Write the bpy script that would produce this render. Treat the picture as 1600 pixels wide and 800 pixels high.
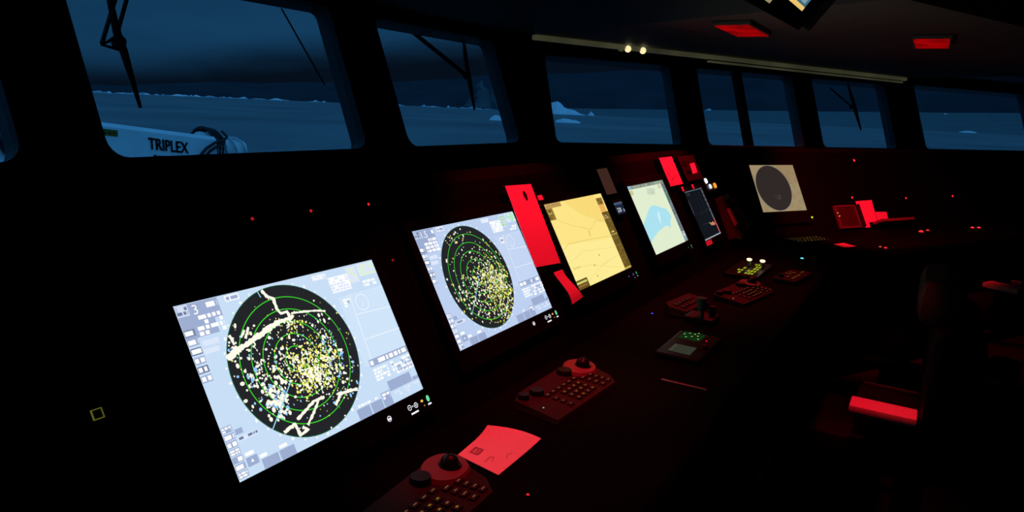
import bpy, bmesh, math, random
from mathutils import Vector, Matrix
for o in list(bpy.data.objects): bpy.data.objects.remove(o)
SC = bpy.context.scene
COL = SC.collection
rad = math.radians
cos, sin, tan, PI = math.cos, math.sin, math.tan, math.pi
random.seed(7)

# ------------------------------------------------------------------ camera, world, lights, exposure
CAM = Vector((0, 0, 1.66))
RV = Vector((0.51018169, -0.8590036, 0.04274879))
UV = Vector((0.15622781, 0.14143517, 0.97754231))
FV = Vector((0.84575855, 0.49204563, -0.20635789))
cd = bpy.data.cameras.new('camera'); cam = bpy.data.objects.new('camera', cd); COL.objects.link(cam)
cam.matrix_world = Matrix(((RV.x, UV.x, -FV.x, CAM.x), (RV.y, UV.y, -FV.y, CAM.y), (RV.z, UV.z, -FV.z, CAM.z), (0, 0, 0, 1)))
cd.sensor_width = 36; cd.lens = 1099 / 1600 * 36; cd.clip_start = 0.02; cd.clip_end = 30000
SC.camera = cam
vs = SC.view_settings
vs.view_transform = 'Standard'; vs.look = 'None'; vs.exposure = 0.0; vs.gamma = 1.0; vs.use_curve_mapping = False

def lin(r, g, b):
    f = lambda c: (c / 255 / 12.92) if c <= 10.31 else ((c / 255 + 0.055) / 1.055) ** 2.4
    return (f(r), f(g), f(b), 1.0)

SKY_LIGHT = lin(20, 60, 94)
SKY_DARK = lin(6, 16, 29)
SKY_ZENITH = 2.9
def make_world():
    w = bpy.data.worlds.new('dusk_sky'); SC.world = w; w.use_nodes = True
    nt = w.node_tree; N = nt.nodes; L = nt.links; N.clear()
    out = N.new('ShaderNodeOutputWorld'); bg = N.new('ShaderNodeBackground'); L.new(bg.outputs[0], out.inputs[0])
    tc = N.new('ShaderNodeTexCoord'); sep = N.new('ShaderNodeSeparateXYZ'); L.new(tc.outputs['Generated'], sep.inputs[0])
    def math_(op, a, b=None, c=None):
        n = N.new('ShaderNodeMath'); n.operation = op
        for i, v in enumerate((a, b, c)):
            if v is None: continue
            if isinstance(v, (int, float)): n.inputs[i].default_value = v
            else: L.new(v, n.inputs[i])
        return n.outputs[0]
    az = math_('ARCTAN2', sep.outputs[1], sep.outputs[0])
    mp = N.new('ShaderNodeMapping'); mp.inputs['Scale'].default_value = (3, 3, 11); L.new(tc.outputs['Generated'], mp.inputs[0])
    nz = N.new('ShaderNodeTexNoise'); nz.inputs['Scale'].default_value = 1.6; nz.inputs['Detail'].default_value = 4; L.new(mp.outputs[0], nz.inputs['Vector'])
    h = math_('MULTIPLY_ADD', az, -0.105, 0.146)
    h = math_('ADD', h, math_('MULTIPLY_ADD', nz.outputs[0], 0.05, -0.025))
    ar = N.new('ShaderNodeMapRange'); ar.interpolation_type = 'SMOOTHSTEP'; ar.inputs['From Min'].default_value = 0.15; ar.inputs['From Max'].default_value = 0.7
    L.new(math_('MULTIPLY', sep.outputs[1], -1.0), ar.inputs['Value']); aft = ar.outputs[0]      # brightness added to the unseen aft sky to light the crane
    h = math_('SUBTRACT', h, aft)
    d = math_('SUBTRACT', sep.outputs[2], h)
    mr = N.new('ShaderNodeMapRange'); mr.interpolation_type = 'SMOOTHSTEP'
    mr.inputs['From Min'].default_value = -0.030; mr.inputs['From Max'].default_value = 0.022; L.new(d, mr.inputs['Value'])
    mx = N.new('ShaderNodeMix'); mx.data_type = 'RGBA'
    mx.inputs[6].default_value = SKY_DARK; mx.inputs[7].default_value = SKY_LIGHT; L.new(mr.outputs[0], mx.inputs[0])
    zr = N.new('ShaderNodeMapRange'); zr.interpolation_type = 'SMOOTHSTEP'
    zr.inputs['From Min'].default_value = 0.2; zr.inputs['From Max'].default_value = 0.7; zr.inputs['To Min'].default_value = 1; zr.inputs['To Max'].default_value = SKY_ZENITH
    L.new(sep.outputs[2], zr.inputs['Value'])
    cl = math_('MULTIPLY_ADD', nz.outputs[0], 0.7, 0.65)
    L.new(math_('MULTIPLY', math_('MULTIPLY', zr.outputs[0], cl), math_('MULTIPLY_ADD', aft, 2.2, 1.0)), bg.inputs['Strength'])
    L.new(mx.outputs[2], bg.inputs['Color'])
make_world()

CZ_ = 2.34
RED = (1.0, 0.0045, 0.022)
def spot(name, loc, target, power, cone, blend=0.6, size=0.05):
    ld = bpy.data.lights.new(name, 'SPOT'); ld.energy = power; ld.color = RED; ld.spot_size = rad(cone); ld.spot_blend = blend; ld.shadow_soft_size = size
    o = bpy.data.objects.new(name, ld); COL.objects.link(o); o.location = loc
    o.rotation_euler = (Vector(target) - Vector(loc)).to_track_quat('-Z', 'Y').to_euler(); return o
# location, aim, power, cone of the red night lamps over the console (their housings are built below)
RED_LAMPS = [((1.28, .70, CZ_), (1.45, .82, .92), 62, 50),
             ((2.10, .76, CZ_), (2.05, 1.02, 1.12), 64, 62),
             ((2.38, .20, CZ_), (2.63, .03, .72), 118, 16),  # unseen lamp, added to redden the chair armrest
             ((3.89, .935, 2.07), (3.62, 1.05, 1.18), 62, 84),
             ((4.62, .085, 2.07), (5.70, .36, 1.00), 200, 79)]

# ------------------------------------------------------------------ materials
MATS = {}
def mat(name, col, rough=0.6, spec=0.3, metal=0.0, noise=0.0, nscale=30.0, bump=0.0):
    if name in MATS: return MATS[name]
    m = bpy.data.materials.new(name); m.use_nodes = True; nt = m.node_tree; p = nt.nodes['Principled BSDF']
    p.inputs['Base Color'].default_value = (*col[:3], 1); p.inputs['Roughness'].default_value = rough
    p.inputs['Specular IOR Level'].default_value = spec; p.inputs['Metallic'].default_value = metal
    tc = nt.nodes.new('ShaderNodeTexCoord'); nz = nt.nodes.new('ShaderNodeTexNoise'); nz.inputs['Scale'].default_value = nscale; nz.inputs['Detail'].default_value = 3
    nt.links.new(tc.outputs['Object'], nz.inputs['Vector'])
    if noise > 0:
        mr = nt.nodes.new('ShaderNodeMix'); mr.data_type = 'RGBA'
        mr.inputs[6].default_value = (*[c * (1 - noise) for c in col[:3]], 1); mr.inputs[7].default_value = (*[min(1, c * (1 + noise)) for c in col[:3]], 1)
        nt.links.new(nz.outputs[0], mr.inputs[0]); nt.links.new(mr.outputs[2], p.inputs['Base Color'])
    if bump > 0:
        b = nt.nodes.new('ShaderNodeBump'); b.inputs['Strength'].default_value = bump; b.inputs['Distance'].default_value = 0.002
        nt.links.new(nz.outputs[0], b.inputs['Height']); nt.links.new(b.outputs[0], p.inputs['Normal'])
    MATS[name] = m; return m
def glow(name, rgb, k=1.0):
    if name in MATS: return MATS[name]
    m = bpy.data.materials.new(name); m.use_nodes = True; nt = m.node_tree; nt.nodes.clear()
    o = nt.nodes.new('ShaderNodeOutputMaterial'); e = nt.nodes.new('ShaderNodeEmission'); e.inputs[0].default_value = lin(*rgb); e.inputs[1].default_value = k
    nt.links.new(e.outputs[0], o.inputs[0]); MATS[name] = m; return m
def g(rgb, k=1.0):
    return glow('lit_%d_%d_%d_%d' % (*rgb, int(k * 100)), rgb, k)
def glass(name='window_glass'):
    if name in MATS: return MATS[name]
    m = bpy.data.materials.new(name); m.use_nodes = True; nt = m.node_tree; nt.nodes.clear()
    o = nt.nodes.new('ShaderNodeOutputMaterial'); t = nt.nodes.new('ShaderNodeBsdfTransparent'); t.inputs[0].default_value = (0.93, 0.96, 0.96, 1)
    gl = nt.nodes.new('ShaderNodeBsdfGlossy'); gl.inputs['Roughness'].default_value = 0.02
    f = nt.nodes.new('ShaderNodeFresnel'); ge = nt.nodes.new('ShaderNodeNewGeometry'); io = nt.nodes.new('ShaderNodeMapRange')
    io.inputs['To Min'].default_value = 1.25; io.inputs['To Max'].default_value = 1 / 1.25; nt.links.new(ge.outputs['Backfacing'], io.inputs['Value']); nt.links.new(io.outputs[0], f.inputs[0]); mx = nt.nodes.new('ShaderNodeMixShader')
    nt.links.new(f.outputs[0], mx.inputs[0]); nt.links.new(t.outputs[0], mx.inputs[1]); nt.links.new(gl.outputs[0], mx.inputs[2]); nt.links.new(mx.outputs[0], o.inputs[0])
    MATS[name] = m; return m

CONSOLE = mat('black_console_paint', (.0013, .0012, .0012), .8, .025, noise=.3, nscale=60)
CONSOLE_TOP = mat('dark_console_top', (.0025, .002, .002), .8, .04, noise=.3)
BEZEL = mat('black_monitor_bezel', (.002, .002, .0024), .5, .04)
PLASTIC = mat('dark_grey_plastic', (.018, .014, .011), .65, .12, noise=.25, nscale=80)
POD = mat('sheen_toned_trackball_plastic', (.14, .105, .09), .5, .2)  # lighter than the body, lamp gloss put into the colour
BLACKP = mat('black_plastic', (.004, .004, .004), .35, .18)
KNOBM = mat('black_rubber_knob', (.004, .004, .004), .5, .2)
PAPER = mat('white_paper', (.86, .84, .82), .8, .1, noise=.05, nscale=120)
CARD = mat('white_card', (.80, .77, .76), .7, .15, noise=.06, nscale=90)
INK = mat('black_ink', (.02, .02, .02), .7, .1)
INKG = mat('grey_pencil', (.35, .33, .33), .7, .1)
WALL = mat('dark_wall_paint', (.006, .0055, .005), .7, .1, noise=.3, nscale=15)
CEIL = mat('ceiling_panel', (.19, .17, .15), .7, .15, noise=.2, nscale=12)
BULK = mat('overhead_panel', (.24, .26, .265), .6, .15, noise=.25, nscale=9)
FLOOR = mat('floor_covering', (.012, .012, .012), .7, .1, noise=.3, nscale=30)
REVEAL = mat('window_reveal_paint', (.12, .125, .13), .5, .3, noise=.15, nscale=20)
GASKET = mat('black_gasket', (.006, .006, .006), .6, .1)
LEATHER = mat('black_leather', (.0028, .0025, .0025), .6, .06, bump=.3, nscale=200)
GREYL = mat('grey_leather', (.020, .022, .022), .55, .2, bump=.3, nscale=200)
ARMP = mat('pale_armrest_pad', (.52, .50, .50), .7, .15, noise=.15, nscale=60)
METAL = mat('brushed_metal', (.45, .45, .46), .35, .5, metal=.9)
RAILM = mat('brushed_rail', (.34, .34, .27), .5, .4, metal=.2, noise=.3, nscale=14)
BOOMW = mat('white_crane_paint', (.82, .85, .86), .5, .3, noise=.18, nscale=2.5)
BOOMT = mat('red_lettering', (.055, .02, .025), .6, .2)
HOSE = mat('black_hose', (.01, .012, .014), .5, .3)
ROPE = mat('white_rope', (.6, .62, .62), .8, .1, noise=.3, nscale=40)
YELL = mat('yellow_plate', (.16, .13, .02), .6, .2)
DECK = mat('deck_paint', (.06, .08, .07), .7, .2, noise=.2, nscale=4)
ICE = mat('glacier_ice', (.93, .95, .96), .6, .2, noise=.2, nscale=.05)
ICE2 = mat('dull_ice', (.42, .48, .52), .7, .2, noise=.25, nscale=.04)
SNOW = mat('snowy_shore', (.16, .165, .165), .8, .1, noise=.25, nscale=.01)
ROCK = mat('dark_mountain_rock', (.040, .045, .055), .9, .05, noise=.4, nscale=.004)
MIST = mat('pale_snow_gully', (.13, .145, .155), .9, .05, noise=.5, nscale=.012)

def sea_mat():
    m = mat('icy_sea', (.36, .42, .46), .45, .25); nt = m.node_tree; p = nt.nodes['Principled BSDF']
    tc = nt.nodes.new('ShaderNodeTexCoord'); mp = nt.nodes.new('ShaderNodeMapping'); mp.inputs['Scale'].default_value = (.010, .010, 1)
    mp.inputs['Rotation'].default_value = (0, 0, rad(-30))
    nt.links.new(tc.outputs['Object'], mp.inputs[0])
    n1 = nt.nodes.new('ShaderNodeTexNoise'); n1.inputs['Scale'].default_value = .7; n1.inputs['Detail'].default_value = 5; nt.links.new(mp.outputs[0], n1.inputs['Vector'])
    n2 = nt.nodes.new('ShaderNodeTexNoise'); n2.inputs['Scale'].default_value = 25; n2.inputs['Detail'].default_value = 4; nt.links.new(mp.outputs[0], n2.inputs['Vector'])
    md = nt.nodes.new('ShaderNodeMath'); md.operation = 'MULTIPLY_ADD'; md.inputs[1].default_value = .35; nt.links.new(n2.outputs[0], md.inputs[0]); nt.links.new(n1.outputs[0], md.inputs[2])
    cr = nt.nodes.new('ShaderNodeValToRGB'); cr.color_ramp.elements[0].position = .42; cr.color_ramp.elements[0].color = (.12, .125, .13, 1)
    cr.color_ramp.elements[1].position = .85; cr.color_ramp.elements[1].color = (.28, .265, .26, 1)
    nt.links.new(md.outputs[0], cr.inputs[0]); nt.links.new(cr.outputs[0], p.inputs['Base Color']); return m
SEA = sea_mat()

# ------------------------------------------------------------------ mesh helpers
class MB:
    def __init__(s): s.v = []; s.f = []; s.m = []; s.mats = []
    def mi(s, m):
        if m not in s.mats: s.mats.append(m)
        return s.mats.index(m)
    def add(s, vs, fs, m):
        b = len(s.v); s.v += [tuple(v) for v in vs]; i = s.mi(m)
        for f in fs: s.f.append(tuple(b + k for k in f)); s.m.append(i)
    def box(s, x0, y0, z0, x1, y1, z1, m, bev=0.0, M=None):
        bm = bmesh.new(); bmesh.ops.create_cube(bm, size=1)
        for v in bm.verts: v.co = Vector(((x0 + x1) / 2 + v.co.x * (x1 - x0), (y0 + y1) / 2 + v.co.y * (y1 - y0), (z0 + z1) / 2 + v.co.z * (z1 - z0)))
        if bev > 0: bmesh.ops.bevel(bm, geom=bm.edges[:], offset=bev, segments=2, affect='EDGES', profile=.6)
        s.bm(bm, m, M)
    def bm(s, bm, m, M=None):
        bm.verts.ensure_lookup_table(); bm.verts.index_update()
        s.add([(M @ v.co if M else v.co) for v in bm.verts], [[v.index for v in f.verts] for f in bm.faces], m); bm.free()
    def poly(s, pts, m): s.add(pts, [tuple(range(len(pts)))], m)
    def prism(s, pts, z0, z1, m):        # ccw outline in xy
        n = len(pts); V = [(x, y, z0) for x, y in pts] + [(x, y, z1) for x, y in pts]
        F = [tuple(range(n - 1, -1, -1)), tuple(range(n, 2 * n))] + [(i, (i + 1) % n, n + (i + 1) % n, n + i) for i in range(n)]
        s.add(V, F, m)
    def cyl(s, c, r, h, m, r2=None, n=20, axis=(0, 0, 1)):
        r2 = r if r2 is None else r2; q = Vector((0, 0, 1)).rotation_difference(Vector(axis)); c = Vector(c)
        V = [c + q @ Vector((r * cos(2 * PI * i / n), r * sin(2 * PI * i / n), 0)) for i in range(n)] + [c + q @ Vector((r2 * cos(2 * PI * i / n), r2 * sin(2 * PI * i / n), h)) for i in range(n)]
        s.add(V, [tuple(range(n - 1, -1, -1)), tuple(range(n, 2 * n))] + [(i, (i + 1) % n, n + (i + 1) % n, n + i) for i in range(n)], m)
    def sphere(s, c, r, m, sc=(1, 1, 1), n=16):
        bm = bmesh.new(); bmesh.ops.create_uvsphere(bm, u_segments=n, v_segments=max(6, n // 2), radius=r)
        for v in bm.verts: v.co = Vector((v.co.x * sc[0], v.co.y * sc[1], v.co.z * sc[2])) + Vector(c)
        s.bm(bm, m)
    def tube(s, pts, r, m, n=8):
        P = [Vector(p) for p in pts]; V = []; F = []
        for i, p in enumerate(P):
            t = (P[min(i + 1, len(P) - 1)] - P[max(i - 1, 0)]).normalized()
            a = t.cross(Vector((0, 0, 1)) if abs(t.z) < .95 else Vector((1, 0, 0))).normalized(); b = t.cross(a)
            rr = r[i] if isinstance(r, (list, tuple)) else r
            V += [p + a * rr * cos(2 * PI * k / n) + b * rr * sin(2 * PI * k / n) for k in range(n)]
        for i in range(len(P) - 1):
            for k in range(n): F.append((i * n + k, i * n + (k + 1) % n, (i + 1) * n + (k + 1) % n, (i + 1) * n + k))
        F += [tuple(range(n - 1, -1, -1)), tuple((len(P) - 1) * n + k for k in range(n))]
        s.add(V, F, m)
    def build(s, name, parent=None, smooth=False, M=None):
        me = bpy.data.meshes.new(name); me.from_pydata(s.v, [], s.f)
        for m in s.mats: me.materials.append(m)
        for p, i in zip(me.polygons, s.m): p.material_index = i; p.use_smooth = smooth
        bm = bmesh.new(); bm.from_mesh(me); 
        if not getattr(s, 'flat', False): bmesh.ops.recalc_face_normals(bm, faces=bm.faces)
        bm.to_mesh(me); bm.free()
        if smooth and hasattr(me, 'set_sharp_from_angle'): me.set_sharp_from_angle(angle=rad(40))
        me.update()
        o = bpy.data.objects.new(name, me); COL.objects.link(o)
        if parent: o.parent = parent
        if M is not None: o.matrix_world = M
        return o
def one(fn, name, parent=None, smooth=False, M=None):
    b = MB(); fn(b); return b.build(name, parent, smooth, M)
def tag(o, label=None, cat=None, group=None, kind=None):
    for k, v in (('label', label), ('category', cat), ('group', group), ('kind', kind)):
        if v: o[k] = v
    return o
def thing(name, label, cat, M, group=None):
    o = bpy.data.objects.new(name, None); COL.objects.link(o); o.empty_display_size = .05
    o.matrix_world = M if isinstance(M, Matrix) else Matrix.Translation(M)
    return tag(o, label, cat, group)
def struct(b, name, M=None, smooth=False):
    o = b.build(name, None, smooth, M); o['kind'] = 'structure'; return o
def copy_tree(o, parent=None):
    c = o.copy(); COL.objects.link(c)
    if parent: c.parent = parent
    for ch in [k for k in bpy.data.objects if k.parent == o]: copy_tree(ch, c)
    return c
def frame(o, ang, tilt, off=0.0):
    e = Vector((cos(ang), sin(ang), 0)); mm = Vector((-sin(ang), cos(ang), 0)); u = Vector((0, 0, cos(tilt))) + mm * sin(tilt); n = e.cross(u)
    o = Vector(o) + n * off
    return Matrix(((e.x, u.x, n.x, o.x), (e.y, u.y, n.y, o.y), (e.z, u.z, n.z, o.z), (0, 0, 0, 1)))
def flat(o, ang=0.0): return Matrix.Translation(Vector(o)) @ Matrix.Rotation(ang, 4, 'Z')
_tc = {}
def text_mesh(s, size=1.0):
    if s not in _tc:
        cu = bpy.data.curves.new('t', 'FONT'); cu.body = s; cu.size = 1.0; cu.resolution_u = 3
        ob = bpy.data.objects.new('t', cu); COL.objects.link(ob); dg = bpy.context.evaluated_depsgraph_get()
        me = ob.evaluated_get(dg).to_mesh(); _tc[s] = ([v.co.copy() for v in me.vertices], [tuple(p.vertices) for p in me.polygons])
        bpy.data.objects.remove(ob); bpy.data.curves.remove(cu)
    V, F = _tc[s]; return [v * size for v in V], F

TI = rad(29.174)
SO = Vector((0.7296, 0.9532, 1.002))                # main fascia plane: lower left corner of the first radar picture
SM = lambda u, w, n=0.0: frame(SO, 0, TI) @ Matrix.Translation((u, w, n))
FO = Vector((4.8604, 0.9108, 1.048)); FA = rad(-30)  # angled fascia plane at the far end
FM = lambda u, w, n=0.0: frame(FO, FA, TI) @ Matrix.Translation((u, w, n))
DESK = 0.895

# ------------------------------------------------------------------ outside: sea, shore, mountains
def polar(az, dist, z): return (dist * cos(az), dist * sin(az), z)
SEAZ = -14.0
def build_sea():
    b = MB(); n = 96; R = [6, 60, 250, 800, 2000, 4300]
    V = []; F = []
    for r in R: V += [(r * cos(2 * PI * k / n), r * sin(2 * PI * k / n), SEAZ) for k in range(n)]
    for i in range(len(R) - 1):
        for k in range(n): F.append((i * n + k, i * n + (k + 1) % n, (i + 1) * n + (k + 1) % n, (i + 1) * n + k))
    F.append(tuple(range(n - 1, -1, -1)))
    b.add(V, F, SEA); struct(b, 'sea')
build_sea()
def noise1(x, s=0): 
    return sum(sin(x * f + s * 1.7 + f) * a for f, a in ((1.0, .5), (2.3, .27), (5.1, .16), (11.7, .09)))
def ridge(az):                                          # ridge height as an elevation angle
    h = .146 - .105 * az
    return max(.006, (h - .03) * .72 + .004 * noise1(az * 14))
def build_mountains():
    b = MB(); NA, NR = 130, 8; V = []; F = []; a0, a1 = rad(-12), rad(80)
    for j in range(NR):
        t = j / (NR - 1)
        for i in range(NA):
            az = a0 + (a1 - a0) * i / (NA - 1); d = 4250 + 900 * t
            z = SEAZ - 2 + (d * ridge(az) + 16) * (t ** .75) * (1 + .10 * noise1(az * 40 + t * 5, j) * (1 - t))
            V.append(polar(az, d, z))
    for j in range(NR - 1):
        for i in range(NA - 1): F.append((j * NA + i, j * NA + i + 1, (j + 1) * NA + i + 1, (j + 1) * NA + i))
    b.add(V, F, ROCK); struct(b, 'mountains', smooth=True)
build_mountains()
def build_shore():                                      # low snow field rising towards the right
    b = MB(); NA, NR = 90, 7; V = []; F = []; a0, a1 = rad(-14), rad(30)
    for j in range(NR):
        t = j / (NR - 1)
        for i in range(NA):
            az = a0 + (a1 - a0) * i / (NA - 1); d = 2600 + 1550 * t
            e = rad(.92 - .030 * math.degrees(az)) if az < rad(30) else 0
            z = SEAZ - .5 + (15.7 + max(0, d * e)) * t + 1.2 * noise1(az * 60, j) * t
            V.append(polar(az, d, z))
    for j in range(NR - 1):
        for i in range(NA - 1): F.append((j * NA + i, j * NA + i + 1, (j + 1) * NA + i + 1, (j + 1) * NA + i))
    b.add(V, F, SNOW); struct(b, 'snow_field', smooth=True)
build_shore()
def lump(b, az, dist, z0, w, h, dep, m, seed=0, n=12, peak=.5, ex=.8):
    rr = random.Random(seed); c = Vector(polar(az, dist, z0)); t = Vector((-sin(az), cos(az), 0)); o = Vector((cos(az), sin(az), 0))
    V = []; F = []
    for j in range(3):
        for i in range(n + 1):
            s = i / n; x = (.5 - s) * w
            prof = max(.05, (s / peak if s < peak else (1 - s) / (1 - peak))) ** ex
            hh = h * prof * (1 + .3 * (rr.random() - .5)) * (1.0 if j == 1 else .0)
            V.append(c + t * x + o * (j - 1) * dep * .5 + Vector((0, 0, hh)))
    for j in range(2):
        for i in range(n): F.append((j * (n + 1) + i, j * (n + 1) + i + 1, (j + 1) * (n + 1) + i + 1, (j + 1) * (n + 1) + i))
    F.append(tuple([i for i in range(n + 1)] + [2 * (n + 1) + i for i in range(n, -1, -1)]))
    b.add(V, F, m)
def shore_ice():
    b = MB(); rr = random.Random(3)
    for k in range(150):
        az = rad(22) + rad(50) * rr.random()
        lump(b, az, 4080 + 60 * rr.random(), SEAZ - .5, 20 + 70 * rr.random() ** 2, 4 + 9 * rr.random() ** 2, 30, ICE2 if rr.random() < .6 else ICE, k, 6, .3 + .4 * rr.random())
    tag(b.build('shore_ice'), 'ragged line of pale ice along the far shore', 'ice', kind='stuff')
shore_ice()
for az, d, w, h, pk, sd, m, lab, cat, sinkz in [
        (26.55, 2500, 150, 46, .22, 1, ICE, 'tall pale iceberg with a long sloping right shoulder on the horizon', 'iceberg', 0),
        (31.35, 860, 33, 5.6, .2, 2, ICE, 'bright flat ice floe just left of the pillar beside the tall iceberg', 'ice floe', 0),
        (26.2, 900, 31, 5.0, .3, 3, ICE, 'bright flat ice floe below the tall iceberg', 'ice floe', 0),
        (24.4, 2500, 26, 15, .5, 4, ICE, 'tiny pale iceberg just right of the tall iceberg', 'iceberg', 0),
        (15.4, 4105, 46, 12, .5, 5, ICE, 'small pale iceberg on the horizon behind the window with a centre mullion', 'iceberg', 31),
        (-0.5, 4000, 70, 14, .4, 6, ICE, 'small bright iceberg high in the rightmost window', 'iceberg', 49),
        (-1.9, 2560, 44, 6, .5, 7, ICE, 'faint low ice floe near the middle of the rightmost window', 'ice floe', 0)]:
    b = MB(); lump(b, rad(az), d, (SEAZ - .2) if not sinkz else sinkz, w, h, w * .7, m, sd, 12, pk, .30 if 'floe' in cat else 1.1)
    tag(b.build('iceberg' if cat == 'iceberg' else 'ice_floe'), lab, cat)
def gully():
    b = MB()
    for az, e0, e1, w, sd in [(33.1, -.1, 2.0, 105, 1), (32.05, -.1, 3.1, 62, 2), (33.9, -.1, .9, 60, 3)]:
        zz0 = 1.66 + 4160 * tan(rad(e0)); zz1 = 1.66 + 4200 * tan(rad(e1)); c = Vector(polar(rad(az), 4190, 0)); t = Vector((-sin(rad(az)), cos(rad(az)), 0)); o = Vector((cos(rad(az)), sin(rad(az)), 0))
        V = []; n = 18
        for i in range(n + 1):
            s = i / n; ww = w * (1 - .8 * s ** 1.5) * (1 + .25 * noise1(s * 9, sd)); sh = 22 * noise1(s * 5, sd + 4)
            for k in (-1, 0, 1): V.append(c + t * (ww * .5 * k + sh) + o * (60 * s - (14 if k == 0 else 0)) + Vector((0, 0, zz0 + (zz1 - zz0) * s)))
        b.add(V, [(i * 3 + k, i * 3 + k + 1, i * 3 + k + 4, i * 3 + k + 3) for i in range(n) for k in (0, 1)], MIST)
    tag(b.build('snow_gully', smooth=True), 'faint pale snow streaks on the dark mountain behind the hanging wiper blade', 'snow')
gully()

# ------------------------------------------------------------------ foredeck and crane
b = MB(); b.box(-8, 4.4, -3.3, 13, 26, -3.0, DECK); struct(b, 'foredeck')
def crane():
    r = thing('deck_crane', 'white deck crane boom with red lettering outside the large left window', 'crane', (2.0, 9.5, -3.0))
    O = Vector((2.0, 9.5, -3.0)); top = lambda x: 1.402 - .1252 * (x - 3.979); bot = lambda x: .25 + .055 * (x - 2)
    b = MB(); xs = [0.6, 2.0, 4.0, 5.5, 6.3, 6.75]; rings = []
    V = []; F = []
    for x in xs:
        zt, zb = top(x), bot(x); y0, y1 = 9.0, 9.0 + .95 - .05 * (x - .6); c = .05
        pts = [(y0, zb + c), (y0, zt - c), (y0 + c, zt), (y1 - c, zt), (y1, zt - c), (y1, zb + c), (y1 - c, zb), (y0 + c, zb)]
        V += [Vector((x, y, z)) - O for y, z in pts]
    for i in range(len(xs) - 1):
        for k in range(8): F.append((i * 8 + k, i * 8 + (k + 1) % 8, (i + 1) * 8 + (k + 1) % 8, (i + 1) * 8 + k))
    F += [tuple(range(8)), tuple(range(len(xs) * 8 - 1, len(xs) * 8 - 9, -1))]
    b.add(V, F, BOOMW); bo = b.build('boom', r)
    def w(p): return Vector(p) - O
    b = MB(); b.cyl(w((2.0, 9.5, -3.0)), .42, 3.4, BOOMW, .36, 24); b.build('pedestal', r, True)
    # lettering
    Vt, Ft = text_mesh('TRIPLEX', 1.0); wd = max(v.x for v in Vt); hh = max(v.y for v in Vt); sl = -.078 / .583
    b = MB(); b.add([w((5.69 + v.x / wd * .585, 8.992 if True else 0, .912 + sl * 1.0 * (v.x / wd * .585) + v.y / hh * .150)) for v in Vt], Ft, BOOMT)
    for ddx, ddz in ((.006, .002), (.003, -.003), (-.004, .001)): b.add([w((5.69 + v.x / wd * .585 + ddx, 8.991 - abs(ddx), .912 + sl * (v.x / wd * .585) + v.y / hh * .150 + ddz)) for v in Vt], Ft, BOOMT); lo = b.build('lettering', bo)
    b = MB()
    for x0, x1, h in [(5.76, 5.80, .055), (5.815, 5.87, .05), (5.885, 5.92, .055), (5.96, 6.04, .05)]:
        z0 = .775 - .13 * (x0 - 5.76); b.box(x0, 8.988, z0, x1, 8.997, z0 + h, BOOMT, 0, Matrix.Translation(-O))
    b.build('lettering', bo)
    b = MB(); V = [(5.0, 8.993, 1.195), (5.292, 8.993, 1.158), (5.288, 8.993, 1.080), (5.0, 8.993, 1.112)]
    b.poly([w(p) for p in V], YELL); [b.box(5.05 + .06 * k, 8.988, 1.115 - .0 * k, 5.075 + .06 * k, 8.994, 1.150 - .006 * k, INK, 0, Matrix.Translation(-O)) for k in range(4)]
    b.build('warning_plate', bo)
    b = MB(); b.tube([w((4.02 + .08 * cos(t), 8.96, 1.02 + .11 * sin(t))) for t in [k * 2 * PI / 14 for k in range(15)]], .03, HOSE, 6); b.build('lifting_eye', bo, True)
    # tip
    b = MB(); b.cyl(w((6.70, 9.35, .86)), .26, .16, BOOMW, .26, 20, (1, 0, -.12)); b.cyl(w((6.84, 9.30, .93)), .20, .52, BOOMW, .17, 18, (1, 0, -.3))
    b.cyl(w((7.30, 9.30, .79)), .22, .05, BOOMW, .21, 18, (1, 0, -.3)); b.build('boom_tip', r, True)
    for k, (dz, dx) in enumerate([(0, 0), (-.035, .06)]):
        b = MB(); b.tube([w(p) for p in [(7.0 - dx, 9.2, 1.12 + dz), (6.93 - dx, 9.0, 1.06 + dz), (6.80, 8.9, 1.01 + dz), (6.64 + dx, 8.88, .985 + dz), (6.50 + dx, 8.9, .90 + dz), (6.42 + dx, 8.93, .80 + dz), (6.42 + dx, 8.95, .70)]], .022, HOSE, 8); b.build('hydraulic_hose', r, True)
    b = MB()
    for k in range(4): b.tube([w((6.74 + .05 * k + .02 * sin(t), 9.33 + .29 * cos(t), .90 - .01 * k + .28 * sin(t))) for t in [j * 2 * PI / 20 for j in range(21)]], .020, HOSE, 6)
    b.build('hose_coil', r, True)
    for k in range(3):
        b = MB(); x = 6.96 + .16 * k; b.tube([w((x + .03 * sin(2 * t + k), 9.30 + .235 * cos(t), .895 - .048 * k + .225 * sin(t))) for t in [j * 2 * PI / 16 for j in range(17)]], .02, ROPE, 6); b.build('lashing_rope', r, True)
crane()

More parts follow.
